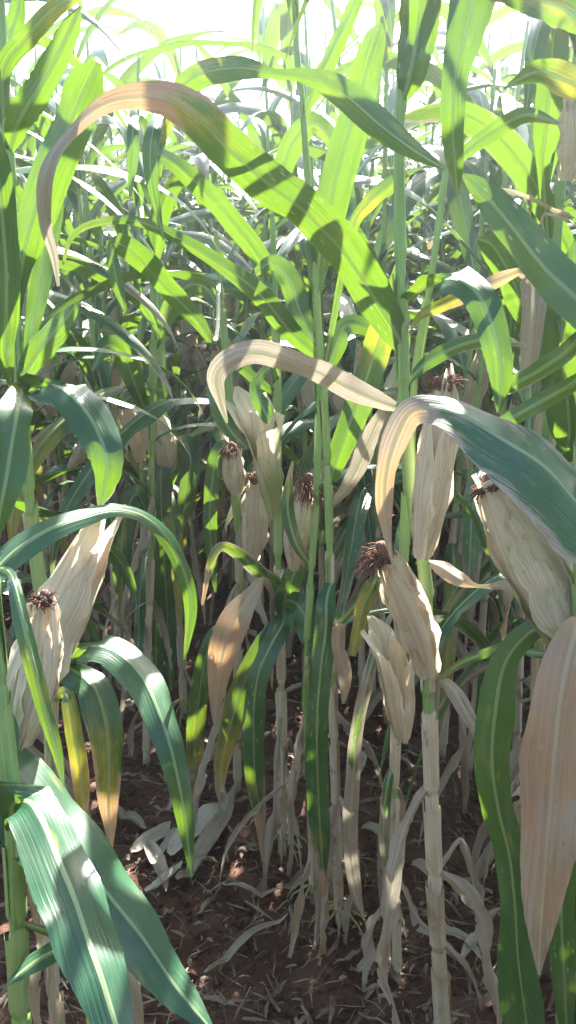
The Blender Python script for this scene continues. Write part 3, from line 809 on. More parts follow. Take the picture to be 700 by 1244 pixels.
D.leaf([(336, 480, 8, 1.74), (310, 460, 18, 1.70), (283, 440, 22, 1.67), (262, 470, 26, 1.66, 15), (275, 515, 28, 1.65), (300, 545, 8, 1.65)], yel=(.1, .3), dry=(-.1, .3))
D.leaf([(332, 260, 8, 1.74), (345, 200, 34, 1.72), (362, 165, 38, 1.70), (385, 150, 30, 1.68), (415, 190, 22, 1.66), (430, 240, 4, 1.65)], yel=(.1, .3))
D.blades(1.88, plane=1.9, H=2.45)
D.blades(1.9, plane=.2, H=2.45)
D.ear((358, 690), (374, 592), 1.66, 1.62, 29, phi0=.6, green=.2, silk_len=.075)
D.ear((334, 625), (308, 500), 1.70, 1.66, 24, nhusk=4, green=1.0, flare=.7, open_=.8, silk=False, phi0=.9)

# E: slim plant between D and C
E = Hero('slim yellowing maize plant standing between the two plants with brace roots',
         [(381, 1098), (376, 960), (371, 860), (374, 760), (382, 640), (388, 520), (384, 380), (378, 300)], [1.57, 1.57, 1.57, 1.57, 1.57, 1.58, 1.6, 1.6], .0080, .0045, tan_to=.3, roots=True)
E.leaf([(372, 870, 6, 1.57), (362, 900, 16, 1.55), (356, 950, 18, 1.54), (360, 1010, 12, 1.54), (366, 1060, 3, 1.53)], dry=DEAD, fold=28)
E.leaf([(379, 690, 8, 1.57), (360, 660, 18, 1.56), (350, 620, 22, 1.57), (352, 580, 10, 1.58), (356, 560, 3, 1.58)], dry=(-.2, .4), yel=(.2, .5))
E.leaf([(387, 480, 8, 1.58), (405, 430, 30, 1.6), (420, 395, 32, 1.62, 20), (450, 400, 26, 1.64), (470, 430, 4, 1.65)], yel=(.1, .2))
E.leaf([(386, 420, 8, 1.58), (365, 380, 32, 1.62), (352, 340, 36, 1.64, 15), (330, 320, 26, 1.66), (300, 340, 4, 1.68)], yel=(.1, .2))

E.blades(.6, plane=.2, H=1.1)
E.blades(1.85, plane=.8, H=2.45)
E.blades(1.9, plane=2.4, H=2.45)

E.dead_blades(.08, .6)

# F: two narrow ears behind left of D
F_ = Hero('maize plant with two slender ears behind the half green opened ear',
          [(289, 975), (288, 850), (290, 740), (290, 660), (284, 560), (278, 470), (268, 350), (262, 280)], 1.98, .0105, .0055, tan_to=.55)
F_.ear((303, 682), (311, 580), 1.92, 1.88, 28, phi0=2.2)
F_.ear((288, 600), (283, 545), 1.9, 1.87, 22, phi0=1.2)
F_.leaf([(287, 600, 8, 1.98), (275, 545, 22, 1.94), (262, 560, 26, 1.92), (255, 620, 24, 1.91), (258, 680, 18, 1.91), (262, 720, 3, 1.91)], dry=(-.4, -.3, -.2, .4), yel=(-.1, .1))
F_.leaf([(289, 760, 8, 1.98), (262, 770, 24, 1.92), (246, 820, 30, 1.90), (238, 890, 30, 1.89), (236, 960, 22, 1.89), (232, 1010, 4, 1.88)], dry=(-.3, -.1, .3, .8), yel=(.1, .4, .8), wave=.1)
F_.leaf([(289, 860, 8, 1.98), (276, 900, 20, 1.92), (268, 950, 26, 1.88), (262, 1000, 26, 1.86), (236, 1040, 14, 1.82), (222, 1070, 3, 1.80)], dry=DEAD, fold=25, crinkle=.02)
F_.leaf([(265, 320, 6, 1.98), (335, 352, 14, 1.8), (312, 308, 34, 1.74, 12), (280, 268, 38, 1.69, 15), (247, 231, 36, 1.64, 10), (215, 200, 28, 1.60), (182, 182, 18, 1.56), (160, 178, 4, 1.54)], yel=(0, .1, .2), wave=.04)
F_.leaf([(266, 340, 6, 1.98), (262, 412, 8, 1.70), (238, 386, 26, 1.64, 20), (202, 350, 38, 1.58, 30), (170, 315, 44, 1.53, 25), (146, 296, 34, 1.50, 10), (135, 300, 18, 1.49), (142, 340, 22, 1.49), (154, 382, 4, 1.50)], yel=(0, .15, .2), wave=.05)
F_.blades(1.0, plane=.4)

F_.dead_blades(.08, .7)

# G: plant at the left with its ear seen above the bent leaf
G = Hero('maize plant with a frayed tan ear behind the torn drooping leaf',
         [(224, 868), (220, 780), (214, 690), (206, 600), (200, 520), (196, 420), (192, 330)], 2.36, .0112, .006, tan_to=.7, roots=True)
G.ear((207, 570), (176, 497), 2.3, 2.24, 33, phi0=1.5, flare=.3, silk=False)
G.leaf([(205, 590, 10, 2.36), (197, 560, 34, 2.28), (196, 610, 34, 2.25), (199, 670, 34, 2.24), (203, 740, 30, 2.23), (206, 800, 20, 2.23), (208, 840, 4, 2.23)], dry=(-.4, -.4, -.3, 0), yel=(-.1, 0, .2))
G.leaf([(217, 720, 8, 2.36), (205, 690, 24, 2.3), (192, 740, 28, 2.28), (190, 810, 24, 2.27), (194, 870, 4, 2.26)], dry=(-.4, -.3, .2), yel=(-.1, .3))
G.leaf([(198, 470, 6, 2.36), (150, 490, 20, 2.2), (170, 476, 26, 2.18), (200, 475, 26, 2.16), (208, 478, 4, 2.16)], yel=(0, .2))
G.leaf([(203, 600, 8, 2.36), (222, 540, 30, 2.3), (232, 560, 32, 2.27), (225, 610, 26, 2.26), (218, 660, 4, 2.25)], dry=(-.4, -.3), yel=(-.1, .1))
G.blades(1.05, plane=1.1)

G.dead_blades(.08, .8, 1)

# L: the near plant at the left edge
L = Hero('near maize plant at the left edge with a large pale ear and wide hanging leaves',
         [(30, 1300), (22, 1150), (16, 1000), (2, 860), (-16, 700), (-30, 500), (-40, 300)], [.74, .74, .74, .76, .80, .82, .84], .0115, .0065, tan_to=.2, top=1.9)
L.leaf([(-75, 870, 40, .72), (-30, 905, 70, .82, 8), (14, 945, 88, .80, 12), (62, 1000, 92, .77, 14), (112, 1060, 84, .74, 12), (162, 1125, 68, .71, 8), (212, 1195, 46, .68), (262, 1258, 5, .65)], dry=(-.1, .05, -.1, -.25, -.3, -.1), yel=(.25, .15, 0, 0, .2), n=70, fold=12, wave=.04, ragged=.07, slim=1.02, face=('sheen', (.8, .8, .7, .6, .4)), label='wide grey green leaf reaching to the bottom edge')
L.leaf([(14, 1010, 14, .73), (16, 978, 34, .72, -20), (38, 975, 56, .70, -5), (64, 1025, 72, .66, 8), (92, 1095, 80, .61, 14), (116, 1165, 74, .565, 10), (138, 1235, 52, .53), (160, 1300, 26, .50), (175, 1350, 4, .48)], dry=(-.4, -.4), yel=(-.2, -.1), n=70, fold=13, wave=.04, slim=1.0, face=('sheen', (.3, .8, .8, .7, .5)), label='wide bluish leaf folded over its base')
L.leaf([(-30, 720, 36, .80), (-8, 695, 42, .83, -25), (24, 665, 44, .86, -28), (62, 642, 38, .89, -25), (102, 627, 30, .92, -20), (140, 619, 20, .95, -10), (178, 629, 20, .98, 10), (208, 660, 25, 1.0, 15), (227, 705, 24, 1.02, 10), (232, 748, 19, 1.03), (224, 802, 3, 1.04)], dry=(-.4, -.3), yel=(-.2, -.1, .2, .2), n=70, wave=.03, face=('sheen', (.8, .8, .7, .4, 0, 0)), label='arching blue green leaf')
L.leaf([(0, 690, 8, .80), (13, 700, 18, .72), (27, 748, 30, .69, 15), (41, 805, 31, .68, 20), (56, 862, 27, .68, 10), (69, 912, 19, .68), (77, 955, 4, .68)], dry=(-.3, -.2), yel=(.2, .3), fold=22)
L.leaf([(-10, 850, 20, .80), (6, 880, 40, .77), (10, 920, 30, .75), (6, 960, 6, .74)], dry=(-.3, -.2), yel=(0, .1))
L.leaf([(20, 1040, 10, .74), (52, 1040, 24, .78), (70, 1100, 26, .80), (66, 1180, 22, .82), (70, 1260, 5, .82)], dry=DEAD, fold=25, crinkle=.02)
L.leaf([(22, 1120, 10, .74), (95, 1150, 18, .78), (106, 1200, 22, .80), (112, 1270, 8, .80)], dry=(-.2, 0), yel=(.4, .5), fold=25)
L.leaf([(20, 1060, 8, .74), (110, 1075, 14, .88), (134, 1140, 30, .90), (158, 1210, 34, .92), (176, 1290, 6, .92)], dry=(.6, .8, 1), fold=18)
L.leaf([(10, 960, 10, .75), (50, 1130, 22, .86), (40, 1200, 26, .88), (46, 1280, 8, .88)], dry=DEAD, fold=25, crinkle=.02)
L.leaf([(16, 1000, 8, .74), (52, 1090, 16, .78), (80, 1140, 30, .75), (40, 1170, 30, .72), (10, 1195, 6, .7)], dry=(-.4, -.3), yel=(-.1, 0))
L.blades(1.62, plane=.9, H=2.05)  # upper blades added as shade for the near leaves
L.blades(1.66, plane=2.4, H=2.05)
L.ear((10, 890), (116, 655), .90, .96, 56, phi0=2.6, silk=False, flare=.15)
L.ear((24, 905), (53, 722), .80, .81, 34, phi0=1.0, silk_len=.018)

# K: second plant of the left row, behind L
K = Hero('maize plant of the left row with a bent leaf catching the sun over bare soil',
         [(58, 1120), (62, 960), (62, 830), (48, 700), (30, 560), (22, 460), (15, 300), (10, 180)], [1.16, 1.16, 1.16, 1.16, 1.16, 1.16, 1.16, 1.16], .0112, .006, tan_to=.5, top=2.2)
K.leaf([(62, 818, 12, 1.15), (82, 803, 26, 1.10, -20), (110, 785, 38, 1.05, -22), (143, 791, 54, 1.04, -12), (174, 822, 59, 1.01, 0), (199, 880, 50, .957, 8), (215, 940, 39, .93, 8), (226, 1002, 28, .915), (233, 1066, 3, .907)], dry=(-.1, .1, .15, 0, -.2, -.3, -.2), yel=(.1, .25, .2, 0, 0, .2), n=70, wave=.04, ragged=.04, face=('sheen', (.9, .9, .8, .5, .2, 0)), label='bent grey green leaf with a sunlit patch')
K.leaf([(62, 800, 14, 1.15), (85, 812, 40, 1.09, -10), (115, 835, 55, 1.05), (129, 880, 57, 1.03, 6), (133, 930, 45, 1.02), (132, 980, 31, 1.02), (135, 1030, 6, 1.02)], dry=(-.2, -.2, .1, .5, 1), yel=(0, .1, .6, .9), wave=.05, face=('sheen', (.8, .7, .4, .1, 0)), label='hanging leaf going yellow and brown at its end')
K.leaf([(62, 850, 10, 1.15), (80, 845, 24, 1.11), (92, 900, 28, 1.08), (100, 960, 26, 1.07), (101, 1008, 4, 1.07)], dry=(-.2, .1, .6), yel=(.4, .8))
K.leaf([(24, 476, 12, 1.16), (50, 468, 36, 1.10, -30), (84, 476, 58, 1.05, -22), (116, 518, 68, 1.01, -8), (130, 562, 52, .99), (126, 597, 29, .99), (120, 616, 4, .99)], dry=(-.1, 0, .15, -.1, -.1, .4), yel=(.1, 0, 0, 0), ragged=.12, wave=.03, face=('sheen', (.9, .9, .6, .2, 0)), label='torn drooping leaf with a pale shine')
K.leaf([(24, 500, 12, 1.16), (28, 470, 24, 1.1), (24, 488, 50, 1.02, 15), (16, 530, 66, .98, 18), (6, 590, 52, .96), (-8, 660, 10, .95)], yel=(.2, .4, .2, 0))
K.leaf([(15, 480, 8, 1.16), (45, 430, 42, 1.13, 15), (72, 396, 40, 1.11, 20), (96, 368, 6, 1.10)], dry=(-.3, -.2), yel=(-.1, 0))
K.leaf([(18, 400, 8, 1.16), (24, 340, 34, 1.14), (38, 272, 64, 1.12, 15), (60, 205, 74, 1.10, 22), (88, 142, 72, 1.08, 15), (108, 98, 56, 1.07), (120, 76, 10, 1.06)], yel=(0, .1, .3), fold=20, wave=.03)
K.leaf([(14, 470, 8, 1.16), (7, 430, 34, 1.04), (8, 360, 42, 1.00, 15), (4, 280, 46, .98, 15), (-4, 200, 42, .96), (-12, 130, 6, .95)], yel=(.1, .2), fold=18)
K.leaf([(30, 440, 8, 1.16), (44, 370, 30, 1.18), (54, 310, 38, 1.2), (66, 250, 30, 1.22), (74, 210, 4, 1.24)], dry=(-.3, -.2), yel=(0, 0))
K.leaf([(10, 190, 8, 1.16), (24, 146, 44, 1.12), (56, 92, 44, 1.10, 10), (84, 38, 32, 1.08), (98, 8, 5, 1.07)], ragged=.22, dry=(-.2, -.1), yel=(0, 0), fold=8)
K.leaf([(8, 180, 8, 1.16), (4, 90, 26, 1.14), (34, 45, 30, 1.12), (70, 8, 26, 1.10), (115, -14, 5, 1.08)], yel=(.3, .4))
K.leaf([(-30, 260, 10, 1.16), (8, 60, 30, 1.2), (20, 20, 28, 1.2), (28, -30, 5, 1.2)], yel=(.1, .1))
K.leaf([(62, 900, 8, 1.16), (75, 960, 18, 1.13), (82, 1030, 22, 1.12), (76, 1100, 4, 1.11)], dry=DEAD, fold=26, crinkle=.02)
K.blades(1.66, plane=.3, H=2.15)  # high blades added for the shade they cast on the left leaves
K.blades(1.7, plane=1.9, H=2.15)
K.blades(1.75, plane=1.1, H=2.25)
K.blades(1.78, plane=2.6, H=2.25)
K.ear((60, 800), (52, 742), 1.12, 1.10, 34, nhusk=4, flare=.4, silk=False)

# R: the near plant at the right edge
R_ = Hero('near maize plant at the right edge with a broad orange brown leaf',
          [(730, 1290), (724, 1000), (712, 800), (705, 640), (715, 400), (722, 200)], [.88, .88, .88, .90, .95, .98], .0115, .0065, tan_to=.5, top=1.85)
R_.leaf([(745, 655, 60, .86), (712, 618, 104, .84, -14), (660, 570, 108, .84, -18), (605, 530, 88, .85, -18), (562, 506, 58, .87, -14), (530, 496, 46, .89, -6), (500, 499, 46, .90, 8), (482, 530, 44, .90, 10), (470, 570, 32, .90, 8), (467, 612, 28, .90), (471, 652, 13, .90), (477, 684, 3, .90)],
        dry=(.12, .22, .31, .37, .48, .85, 1.1, 1.1), yel=(.1, .15, .15, .2, .5, .8, .5), n=80, wave=.04, fold=12, face=('sheen', (.7, .7, .7, .5, .2, 0, 0)), label='broad mottled grey leaf folded over to a brown tip')
R_.leaf([(708, 752, 14, .86), (702, 762, 40, .82), (692, 795, 62, .79, 10), (681, 852, 80, .77, 14), (673, 920, 92, .76, 12), (668, 990, 92, .76, 8), (662, 1060, 74, .76), (657, 1122, 46, .76), (655, 1184, 4, .76)], dry=(.6, .8, .8, .95, 1.1, 1.1), yel=(.5, .85, .6, .5, .4, .1), wave=.09, fold=16, slim=.86, crinkle=.006, n=70, label='broad orange brown dead leaf')
R_.leaf([(706, 790, 12, .88), (665, 764, 22, .92), (640, 772, 40, .93, 30), (614, 806, 46, .93, 20), (602, 862, 60, .92, -8), (598, 925, 60, .92, 12), (606, 985, 52, .92, 25), (620, 1045, 56, .92, -5), (626, 1105, 48, .92, -15), (630, 1170, 64, .92, 10), (640, 1240, 72, .92, 15), (652, 1320, 20, .92)], dry=(-.4, -.35, -.3), yel=(0, 0, .1, 0), wave=.16, waves=3, n=80, fold=18, label='wavy dark green hanging leaf')
R_.leaf([(706, 800, 10, .88), (640, 790, 16, .95), (655, 764, 22, .96), (690, 766, 22, .94), (720, 790, 5, .92)], dry=(-.2, 0), yel=(.1, .1))
R_.leaf([(770, 430, 30, .92), (735, 398, 62, .96, 10), (700, 362, 72, 1.02, 16), (662, 326, 70, 1.06, 18), (628, 283, 62, 1.10, 14), (596, 245, 50, 1.14, 8), (574, 222, 26, 1.17), (562, 212, 4, 1.18)], dry=(-.3, -.3), yel=(.1, .2, .2), n=60, wave=.05, fold=12, label='broad bright green leaf crossing the right edge')
R_.leaf([(715, 395, 10, .95), (690, 425, 30, 1.0), (655, 450, 30, 1.05), (620, 470, 26, 1.08), (598, 486, 4, 1.1)], dry=(.1, .3), yel=(0, .1))
R_.leaf([(713, 450, 10, .93), (690, 470, 26, 1.0), (650, 492, 30, 1.04), (610, 515, 22, 1.07), (585, 530, 4, 1.08)], dry=(-.2, .1), yel=(0, .1))
R_.leaf([(720, 40, 20, .98), (690, 12, 56, 1.0, -20), (650, -2, 52, 1.02, -20), (615, -6, 30, 1.05), (595, 0, 4, 1.06)], dry=(0, .3), yel=(.3, .4))
R_.leaf([(724, 180, 10, .98), (712, 118, 30, 1.02, 20), (688, 98, 50, 1.05, 25), (655, 88, 38, 1.08, 15), (625, 100, 12, 1.1), (612, 108, 3, 1.1)], yel=(.2, .5, .3))
R_.leaf([(710, 980, 10, .88), (690, 1020, 36, .95), (682, 1100, 44, .97), (686, 1190, 40, .98), (690, 1290, 8, .98)], dry=(-.4, -.3), yel=(-.1, 0))
R_.leaf([(715, 960, 8, .88), (632, 975, 14, .98), (634, 1040, 28, 1.0), (634, 1110, 24, 1.0), (636, 1165, 4, 1.0)], dry=DEAD, fold=20)
R_.blades(1.64, plane=1.2, H=2.05)  # top blades added to keep the hanging leaves out of the sun
R_.blades(1.68, plane=2.7, H=2.05)
R_.ear((700, 800), (594, 582), .92, .96, 70, phi0=2.2, green=.5, nhusk=6, silk_len=.02)

# S: the plant that fills the upper right
S_ = Hero('maize plant behind the bright green leaf at the upper right with a dead drooping leaf',
          [(652, 1010), (650, 880), (655, 700), (664, 540), (672, 380), (680, 250), (690, 160)], 1.62, .0112, .006, tan_to=.6, top=2.25)
S_.leaf([(672, 400, 8, 1.62), (640, 338, 20, 1.40), (648, 352, 42, 1.36), (646, 395, 38, 1.35), (643, 435, 28, 1.35), (641, 468, 4, 1.35)], dry=DEAD, yel=(.1, .1), fold=14, wave=.06, label='limp pinkish grey dead leaf')
S_.leaf([(666, 560, 10, 1.62), (690, 540, 56, 1.5), (688, 470, 74, 1.45, 10), (682, 400, 66, 1.42, 15), (690, 335, 40, 1.40), (700, 290, 4, 1.4)], dry=(-.4, -.3), yel=(.1, .2))
S_.leaf([(672, 360, 8, 1.62), (660, 210, 20, 1.5), (664, 170, 44, 1.46), (668, 110, 50, 1.43, 10), (672, 50, 48, 1.42), (680, 0, 30, 1.4), (690, -40, 4, 1.4)], dry=(-.4, -.3), yel=(.1, .1))
S_.leaf([(675, 330, 8, 1.62), (668, 300, 10, 1.5), (660, 262, 10, 1.45), (690, 265, 12, 1.4), (625, 236, 12, 1.35), (600, 228, 3, 1.33)], dry=(.9, 1.0), yel=(.5, .3))
S_.leaf([(670, 420, 8, 1.62), (640, 380, 40, 1.55), (620, 335, 52, 1.5, 15), (600, 300, 44, 1.47), (580, 290, 4, 1.45)], dry=(-.2, 0), yel=(0, .1))
S_.blades(1.72, plane=.2, H=2.4)  # extra canopy added up here to throw shade over the right side
S_.blades(1.8, plane=1.5, H=2.4)
S_.blades(1.75, plane=2.5, H=2.4)
S_.blades(1.75, plane=.9, H=2.4)
S_.ear((690, 218), (697, 112), 1.4, 1.38, 28, silk=False, phi0=2)

S_.dead_blades(.08, .9)
S_.blades(.55, plane=1.0, H=1.25)
F_.blades(.5, plane=1.9, H=1.05)

# T: small strips seen against the sky left of the middle
T_ = Hero('tall maize plant standing beneath the long arching leaf in the sun glare',
          [(178, 930), (180, 800), (184, 650), (186, 500), (187, 350), (187, 220), (186, 150)], 2.12, .011, .005, tan_to=.6)
T_.leaf([(186, 240, 6, 2.12), (178, 160, 12, 1.5), (163, 150, 18, 1.34), (161, 190, 20, 1.32), (158, 242, 3, 1.32)], dry=(-.4, -.3), yel=(-.1, 0))
T_.leaf([(187, 260, 6, 2.12), (200, 150, 14, 1.5), (188, 152, 25, 1.34), (182, 192, 25, 1.32), (188, 238, 16, 1.32), (199, 292, 3, 1.32)], dry=(-.2, 0), yel=(-.1, 0))
T_.leaf([(187, 220, 6, 2.12), (208, 135, 18, 1.36), (232, 96, 40, 1.28, 15), (285, 82, 38, 1.22, 10), (335, 90, 15, 1.18, -15), (372, 93, 26, 1.15, -25), (415, 112, 46, 1.12, -20), (462, 152, 46, 1.10, -12), (505, 184, 26, 1.09), (542, 206, 3, 1.08)], yel=(.4, .6, .5, .3, .2), dry=(-.2, -.1, -.1), n=70, wave=.03, label='long sunlit leaf crossing under the sky')
T_.leaf([(186, 520, 8, 2.12), (165, 470, 30, 2.05), (150, 430, 36, 2.0, 20), (130, 420, 30, 1.97), (112, 450, 4, 1.95)], yel=(0, .1))
T_.leaf([(185, 430, 8, 2.12), (205, 380, 30, 2.1), (225, 350, 36, 2.08, 20), (250, 350, 30, 2.05), (275, 390, 4, 2.02)], yel=(.2, .3))
T_.leaf([(184, 640, 8, 2.12), (166, 600, 32, 2.06), (150, 640, 34, 2.04), (148, 700, 28, 2.03), (152, 760, 4, 2.03)], dry=(-.3, -.1, .4), yel=(.1, .5))
T_.blades(1.2, plane=2.0)
T_.dead_blades(.08, .9)
T_.blades(.5, plane=.6, H=1.2)

# ------------------------------------------------------------------ the rows behind
pr = random.Random(23)

def proto_geo(rng, fine):
    H = rng.choice([1.7, 1.78, 1.85, 1.92, 2.0, 2.15])
    lean = rng.uniform(-.05, .05); lean2 = rng.uniform(-.05, .05)
    path = np.array([[0, 0, -.02], [lean * .3, lean2 * .3, H * .35], [lean * .8, lean2 * .8, H * .7], [lean * 1.6, lean2 * 1.6, H]])
    st, nodes = stalk_geo(path, rng.uniform(.0105, .0125), .0045, rng, lambda z: float(np.interp(z, [0, .5, .8, 3], [1.0, .95, 0, -.2])), sides=8 if fine else 5)
    plane = rng.uniform(0, 3.14)
    blades = leaf_set(rng, nodes, H, plane, 0, U5 if fine else U3, 22 if fine else 12, drytop=rng.uniform(.5, .72))
    ears = []
    zs = [i for i, p in enumerate(nodes) if .72 < p[2] < 1.2]
    for i in zs[:rng.choice([1, 1, 2])]:
        a = plane + (math.pi if i % 2 else 0) + rng.gauss(0, .3); tl = rng.uniform(.15, .5)
        if rng.random() < .2: tl = rng.uniform(1.9, 2.5)
        d = np.array([math.cos(a) * math.sin(tl), math.sin(a) * math.sin(tl), math.cos(tl)])
        ears.append((nodes[i] + d * .03, d, rng.uniform(.19, .25), rng.uniform(.021, .027), dict(phi0=rng.uniform(0, 6), flare=rng.choice([0, .2, .6]), green=rng.choice([0, 0, .2, .6]), nhusk=4 if fine else 2, sides=10 if fine else 7, silk=fine and rng.random() < .7)))
    return st, nodes, blades, ears, path[-1]

def proto_parts(rng):
    """an Empty with its parts, to be copied"""
    st, nodes, blades, ears, top = proto_geo(rng, True)
    root = link('maize_plant', None)
    link('stalk', Geo().add(st).mesh('stalk', M_STALK), root)
    for g in blades: link('leaf', Geo().add(g).mesh('leaf', M_LEAF), root)
    for (B, d, Ln, R, kw) in ears: make_ear(root, B, d, Ln, R, rng, simple=False, **kw)
    return root

def whole_mesh(rng):
    """one plant as one mesh with three materials, for the far rows"""
    st, nodes, blades, ears, top = proto_geo(rng, False)
    g = Geo().add(st); marks = [(len(g.F), 0)]
    for b in blades: g.add(b)
    marks.append((len(g.F), 1))
    for (B, d, Ln, R, kw) in ears:
        kw = dict(kw, silk=False); body, hs, _ = ear_geo(B, d, Ln, R, rng, **kw)
        g.add(body)
        for h in hs: g.add(h)
    marks.append((len(g.F), 2))
    tg = tassel_geo(top, rng, .16)
    for V, uv, dr, ye in zip(tg.V, tg.uv, tg.dry, tg.yel):
        pass
    nF = len(g.F)
    off = g.n
    g.V += tg.V; g.uv += tg.uv; g.dry += tg.dry; g.yel += tg.yel; g.F += [tuple(i + off for i in f) for f in tg.F]; g.n += tg.n
    me = g.mesh('maize_plant', M_STALK)
    for m in (M_LEAF, M_HUSK, M_TASSEL): me.materials.append(m)
    idx = np.zeros(len(me.polygons), dtype=np.int32); a = 0
    for b, k in marks: idx[a:b] = k; a = b
    idx[nF:] = 3
    me.polygons.foreach_set('material_index', idx)
    return me

def copy_tree(o, parent=None):
    c = o.copy(); COL.objects.link(c); c.parent = parent
    for ch in list(o.children): copy_tree(ch, c)
    return c

MARKS = [(-60, 'just past the left edge'), (60, 'at the left edge'), (130, 'behind the large left ear'), (215, 'above the white fallen husks'), (290, 'behind the pinkish dead leaf'), (360, 'behind the half green ear'),
         (430, 'behind the wavy hanging leaf'), (500, 'behind the lower pale ear'), (560, 'right of the bare pale stalk'), (625, 'behind the wavy right leaf'), (720, 'behind the broad brown leaf'), (9999, 'just past the right edge')]
def landmark(p):
    d = np.array(p, float) - CAMP
    dep = float(np.dot(d, FWD))
    px = 350 + FPX * d[0] / max(dep, .05)
    for lim, w in MARKS:
        if px < lim: return w

protos = [proto_parts(pr) for _ in range(9)]
wholes = [whole_mesh(pr) for _ in range(10)]
used = set()
NRM = np.array([.87, .5]); DRC = np.array([-.5, .87])
spots = []
behind = []
for k in range(-7, 36):
    off = .2 + (.64 * k if k < 3 else .42 * k + .68)
    t = -14.0
    while t < 26:
        t += .11 * pr.uniform(.8, 1.25)
        p = NRM * (off + pr.gauss(0, .025)) + DRC * t
        x, y = p
        if y > 15: continue
        if y < .9:                                   # the field goes on beside and behind the camera
            if -4.2 < y < -1.9 and abs(x) < 2.6 or (y >= -.75 and .95 < abs(x) < 2.0): behind.append((x, y))
            continue
        if abs(x) > .345 * y + (.75 if y < 6 else .4): continue
        inside = abs(x) < .36 * y + .12
        if k in (0, 1) and y < 2.45 and inside: continue                 # the traced plants stand here
        if y < 1.75 and inside: continue
        if k < -2 or (k <= -1 and y < 2.2): continue
        spots.append((y, x, k))
spots.sort()
ORD = {0: 'left hand', 1: 'front', 2: 'second', 3: 'third', 4: 'fourth', 5: 'fifth', 6: 'sixth', 7: 'seventh', 8: 'eighth', 9: 'ninth', 10: 'tenth'}
NEAR_MAX, ALL_MAX = 185, 285
far = []
for i, (y, x, k) in enumerate(spots):
    rz = pr.uniform(0, 6.283); sc = pr.uniform(.92, 1.08)
    if i < NEAR_MAX:
        j = pr.randrange(len(protos))
        if j in used: o = copy_tree(protos[j])
        else: o = protos[j]; used.add(j)
    elif i < ALL_MAX:
        o = link('maize_plant', pr.choice(wholes))
    else:
        far.append((x, y, rz, sc)); continue
    o.location = (x, y, ground_z(x, y) * .5); o.rotation_euler = (pr.gauss(0, .025), pr.gauss(0, .025), rz); o.scale = (sc, sc, sc)
    row = ORD.get(k, 'far')
    if k < 0: row = 'left hand'
    where = landmark((x, y, .75))
    if row == 'far':
        tag(o, 'distant maize plant in the glare, ' + where, 'maize plant', 'maize plants in the far rows')
    elif row == 'left hand':
        tag(o, 'maize plant farther along the left hand row, ' + where, 'maize plant', 'maize plants in the left hand row')
    elif row == 'front':
        tag(o, 'maize plant farther along the front row, ' + where, 'maize plant', 'maize plants farther along the front row')
    else:
        tag(o, 'maize plant of the %s row back, ' % row + where, 'maize plant', 'maize plants in the %s row back' % row)
for (x, y) in behind: far.append((x, y, pr.uniform(0, 6.283), pr.uniform(.98, 1.12)))
for j, pt in enumerate(protos):
    if j not in used:
        for ch in list(pt.children_recursive): bpy.data.objects.remove(ch)
        bpy.data.objects.remove(pt)

# the rest of the field, one mass
def mesh_arrays(me):
    V = np.zeros(len(me.vertices) * 3, np.float32); me.vertices.foreach_get('co', V)
    uv = np.zeros(len(me.loops) * 2, np.float32); me.uv_layers[0].data.foreach_get('uv', uv)
    li = np.zeros(len(me.loops), np.int32); me.loops.foreach_get('vertex_index', li)
    ls = np.zeros(len(me.polygons), np.int32); me.polygons.foreach_get('loop_start', ls)
    mi = np.zeros(len(me.polygons), np.int32); me.polygons.foreach_get('material_index', mi)
    d = np.zeros(len(me.vertices), np.float32); me.attributes['dry'].data.foreach_get('value', d)
    y = np.zeros(len(me.vertices), np.float32); me.attributes['yel'].data.foreach_get('value', y)
    return V.reshape(-1, 3), uv, li, ls, mi, d, y
arrs = [mesh_arrays(m) for m in wholes]
Vs, UVs, LIs, LSs, MIs, Ds, Ys = [], [], [], [], [], [], []
vo = lo = 0
for (x, y, rz, sc) in far:
    V, uv, li, ls, mi, d, ye = pr.choice(arrs)
    c, s = math.cos(rz) * sc, math.sin(rz) * sc
    W = np.stack([V[:, 0] * c - V[:, 1] * s + x, V[:, 0] * s + V[:, 1] * c + y, V[:, 2] * sc], axis=1)
    Vs.append(W); UVs.append(uv); LIs.append(li + vo); LSs.append(ls + lo); MIs.append(mi); Ds.append(d); Ys.append(ye)
    vo += len(V); lo += len(li)
if far:
    me = bpy.data.meshes.new('distant_maize')
    V = np.vstack(Vs); LI = np.concatenate(LIs); LS = np.concatenate(LSs)
    me.vertices.add(len(V)); me.vertices.foreach_set('co', V.astype(np.float32).ravel())
    me.loops.add(len(LI)); me.loops.foreach_set('vertex_index', LI)
    me.polygons.add(len(LS)); me.polygons.foreach_set('loop_start', LS)
    me.update(calc_edges=True)
    uvl = me.uv_layers.new(name='UVMap'); uvl.data.foreach_set('uv', np.concatenate(UVs))
    for nm, a in (('dry', Ds), ('yel', Ys)):
        q = me.attributes.new(nm, 'FLOAT', 'POINT'); q.data.foreach_set('value', np.concatenate(a))
    for m in (M_STALK, M_LEAF, M_HUSK, M_TASSEL): me.materials.append(m)
    me.polygons.foreach_set('material_index', np.concatenate(MIs))
    me.polygons.foreach_set('use_smooth', np.ones(len(LS), dtype=bool))
    me.validate()
    tag(link('distant_maize', me), kind='stuff')

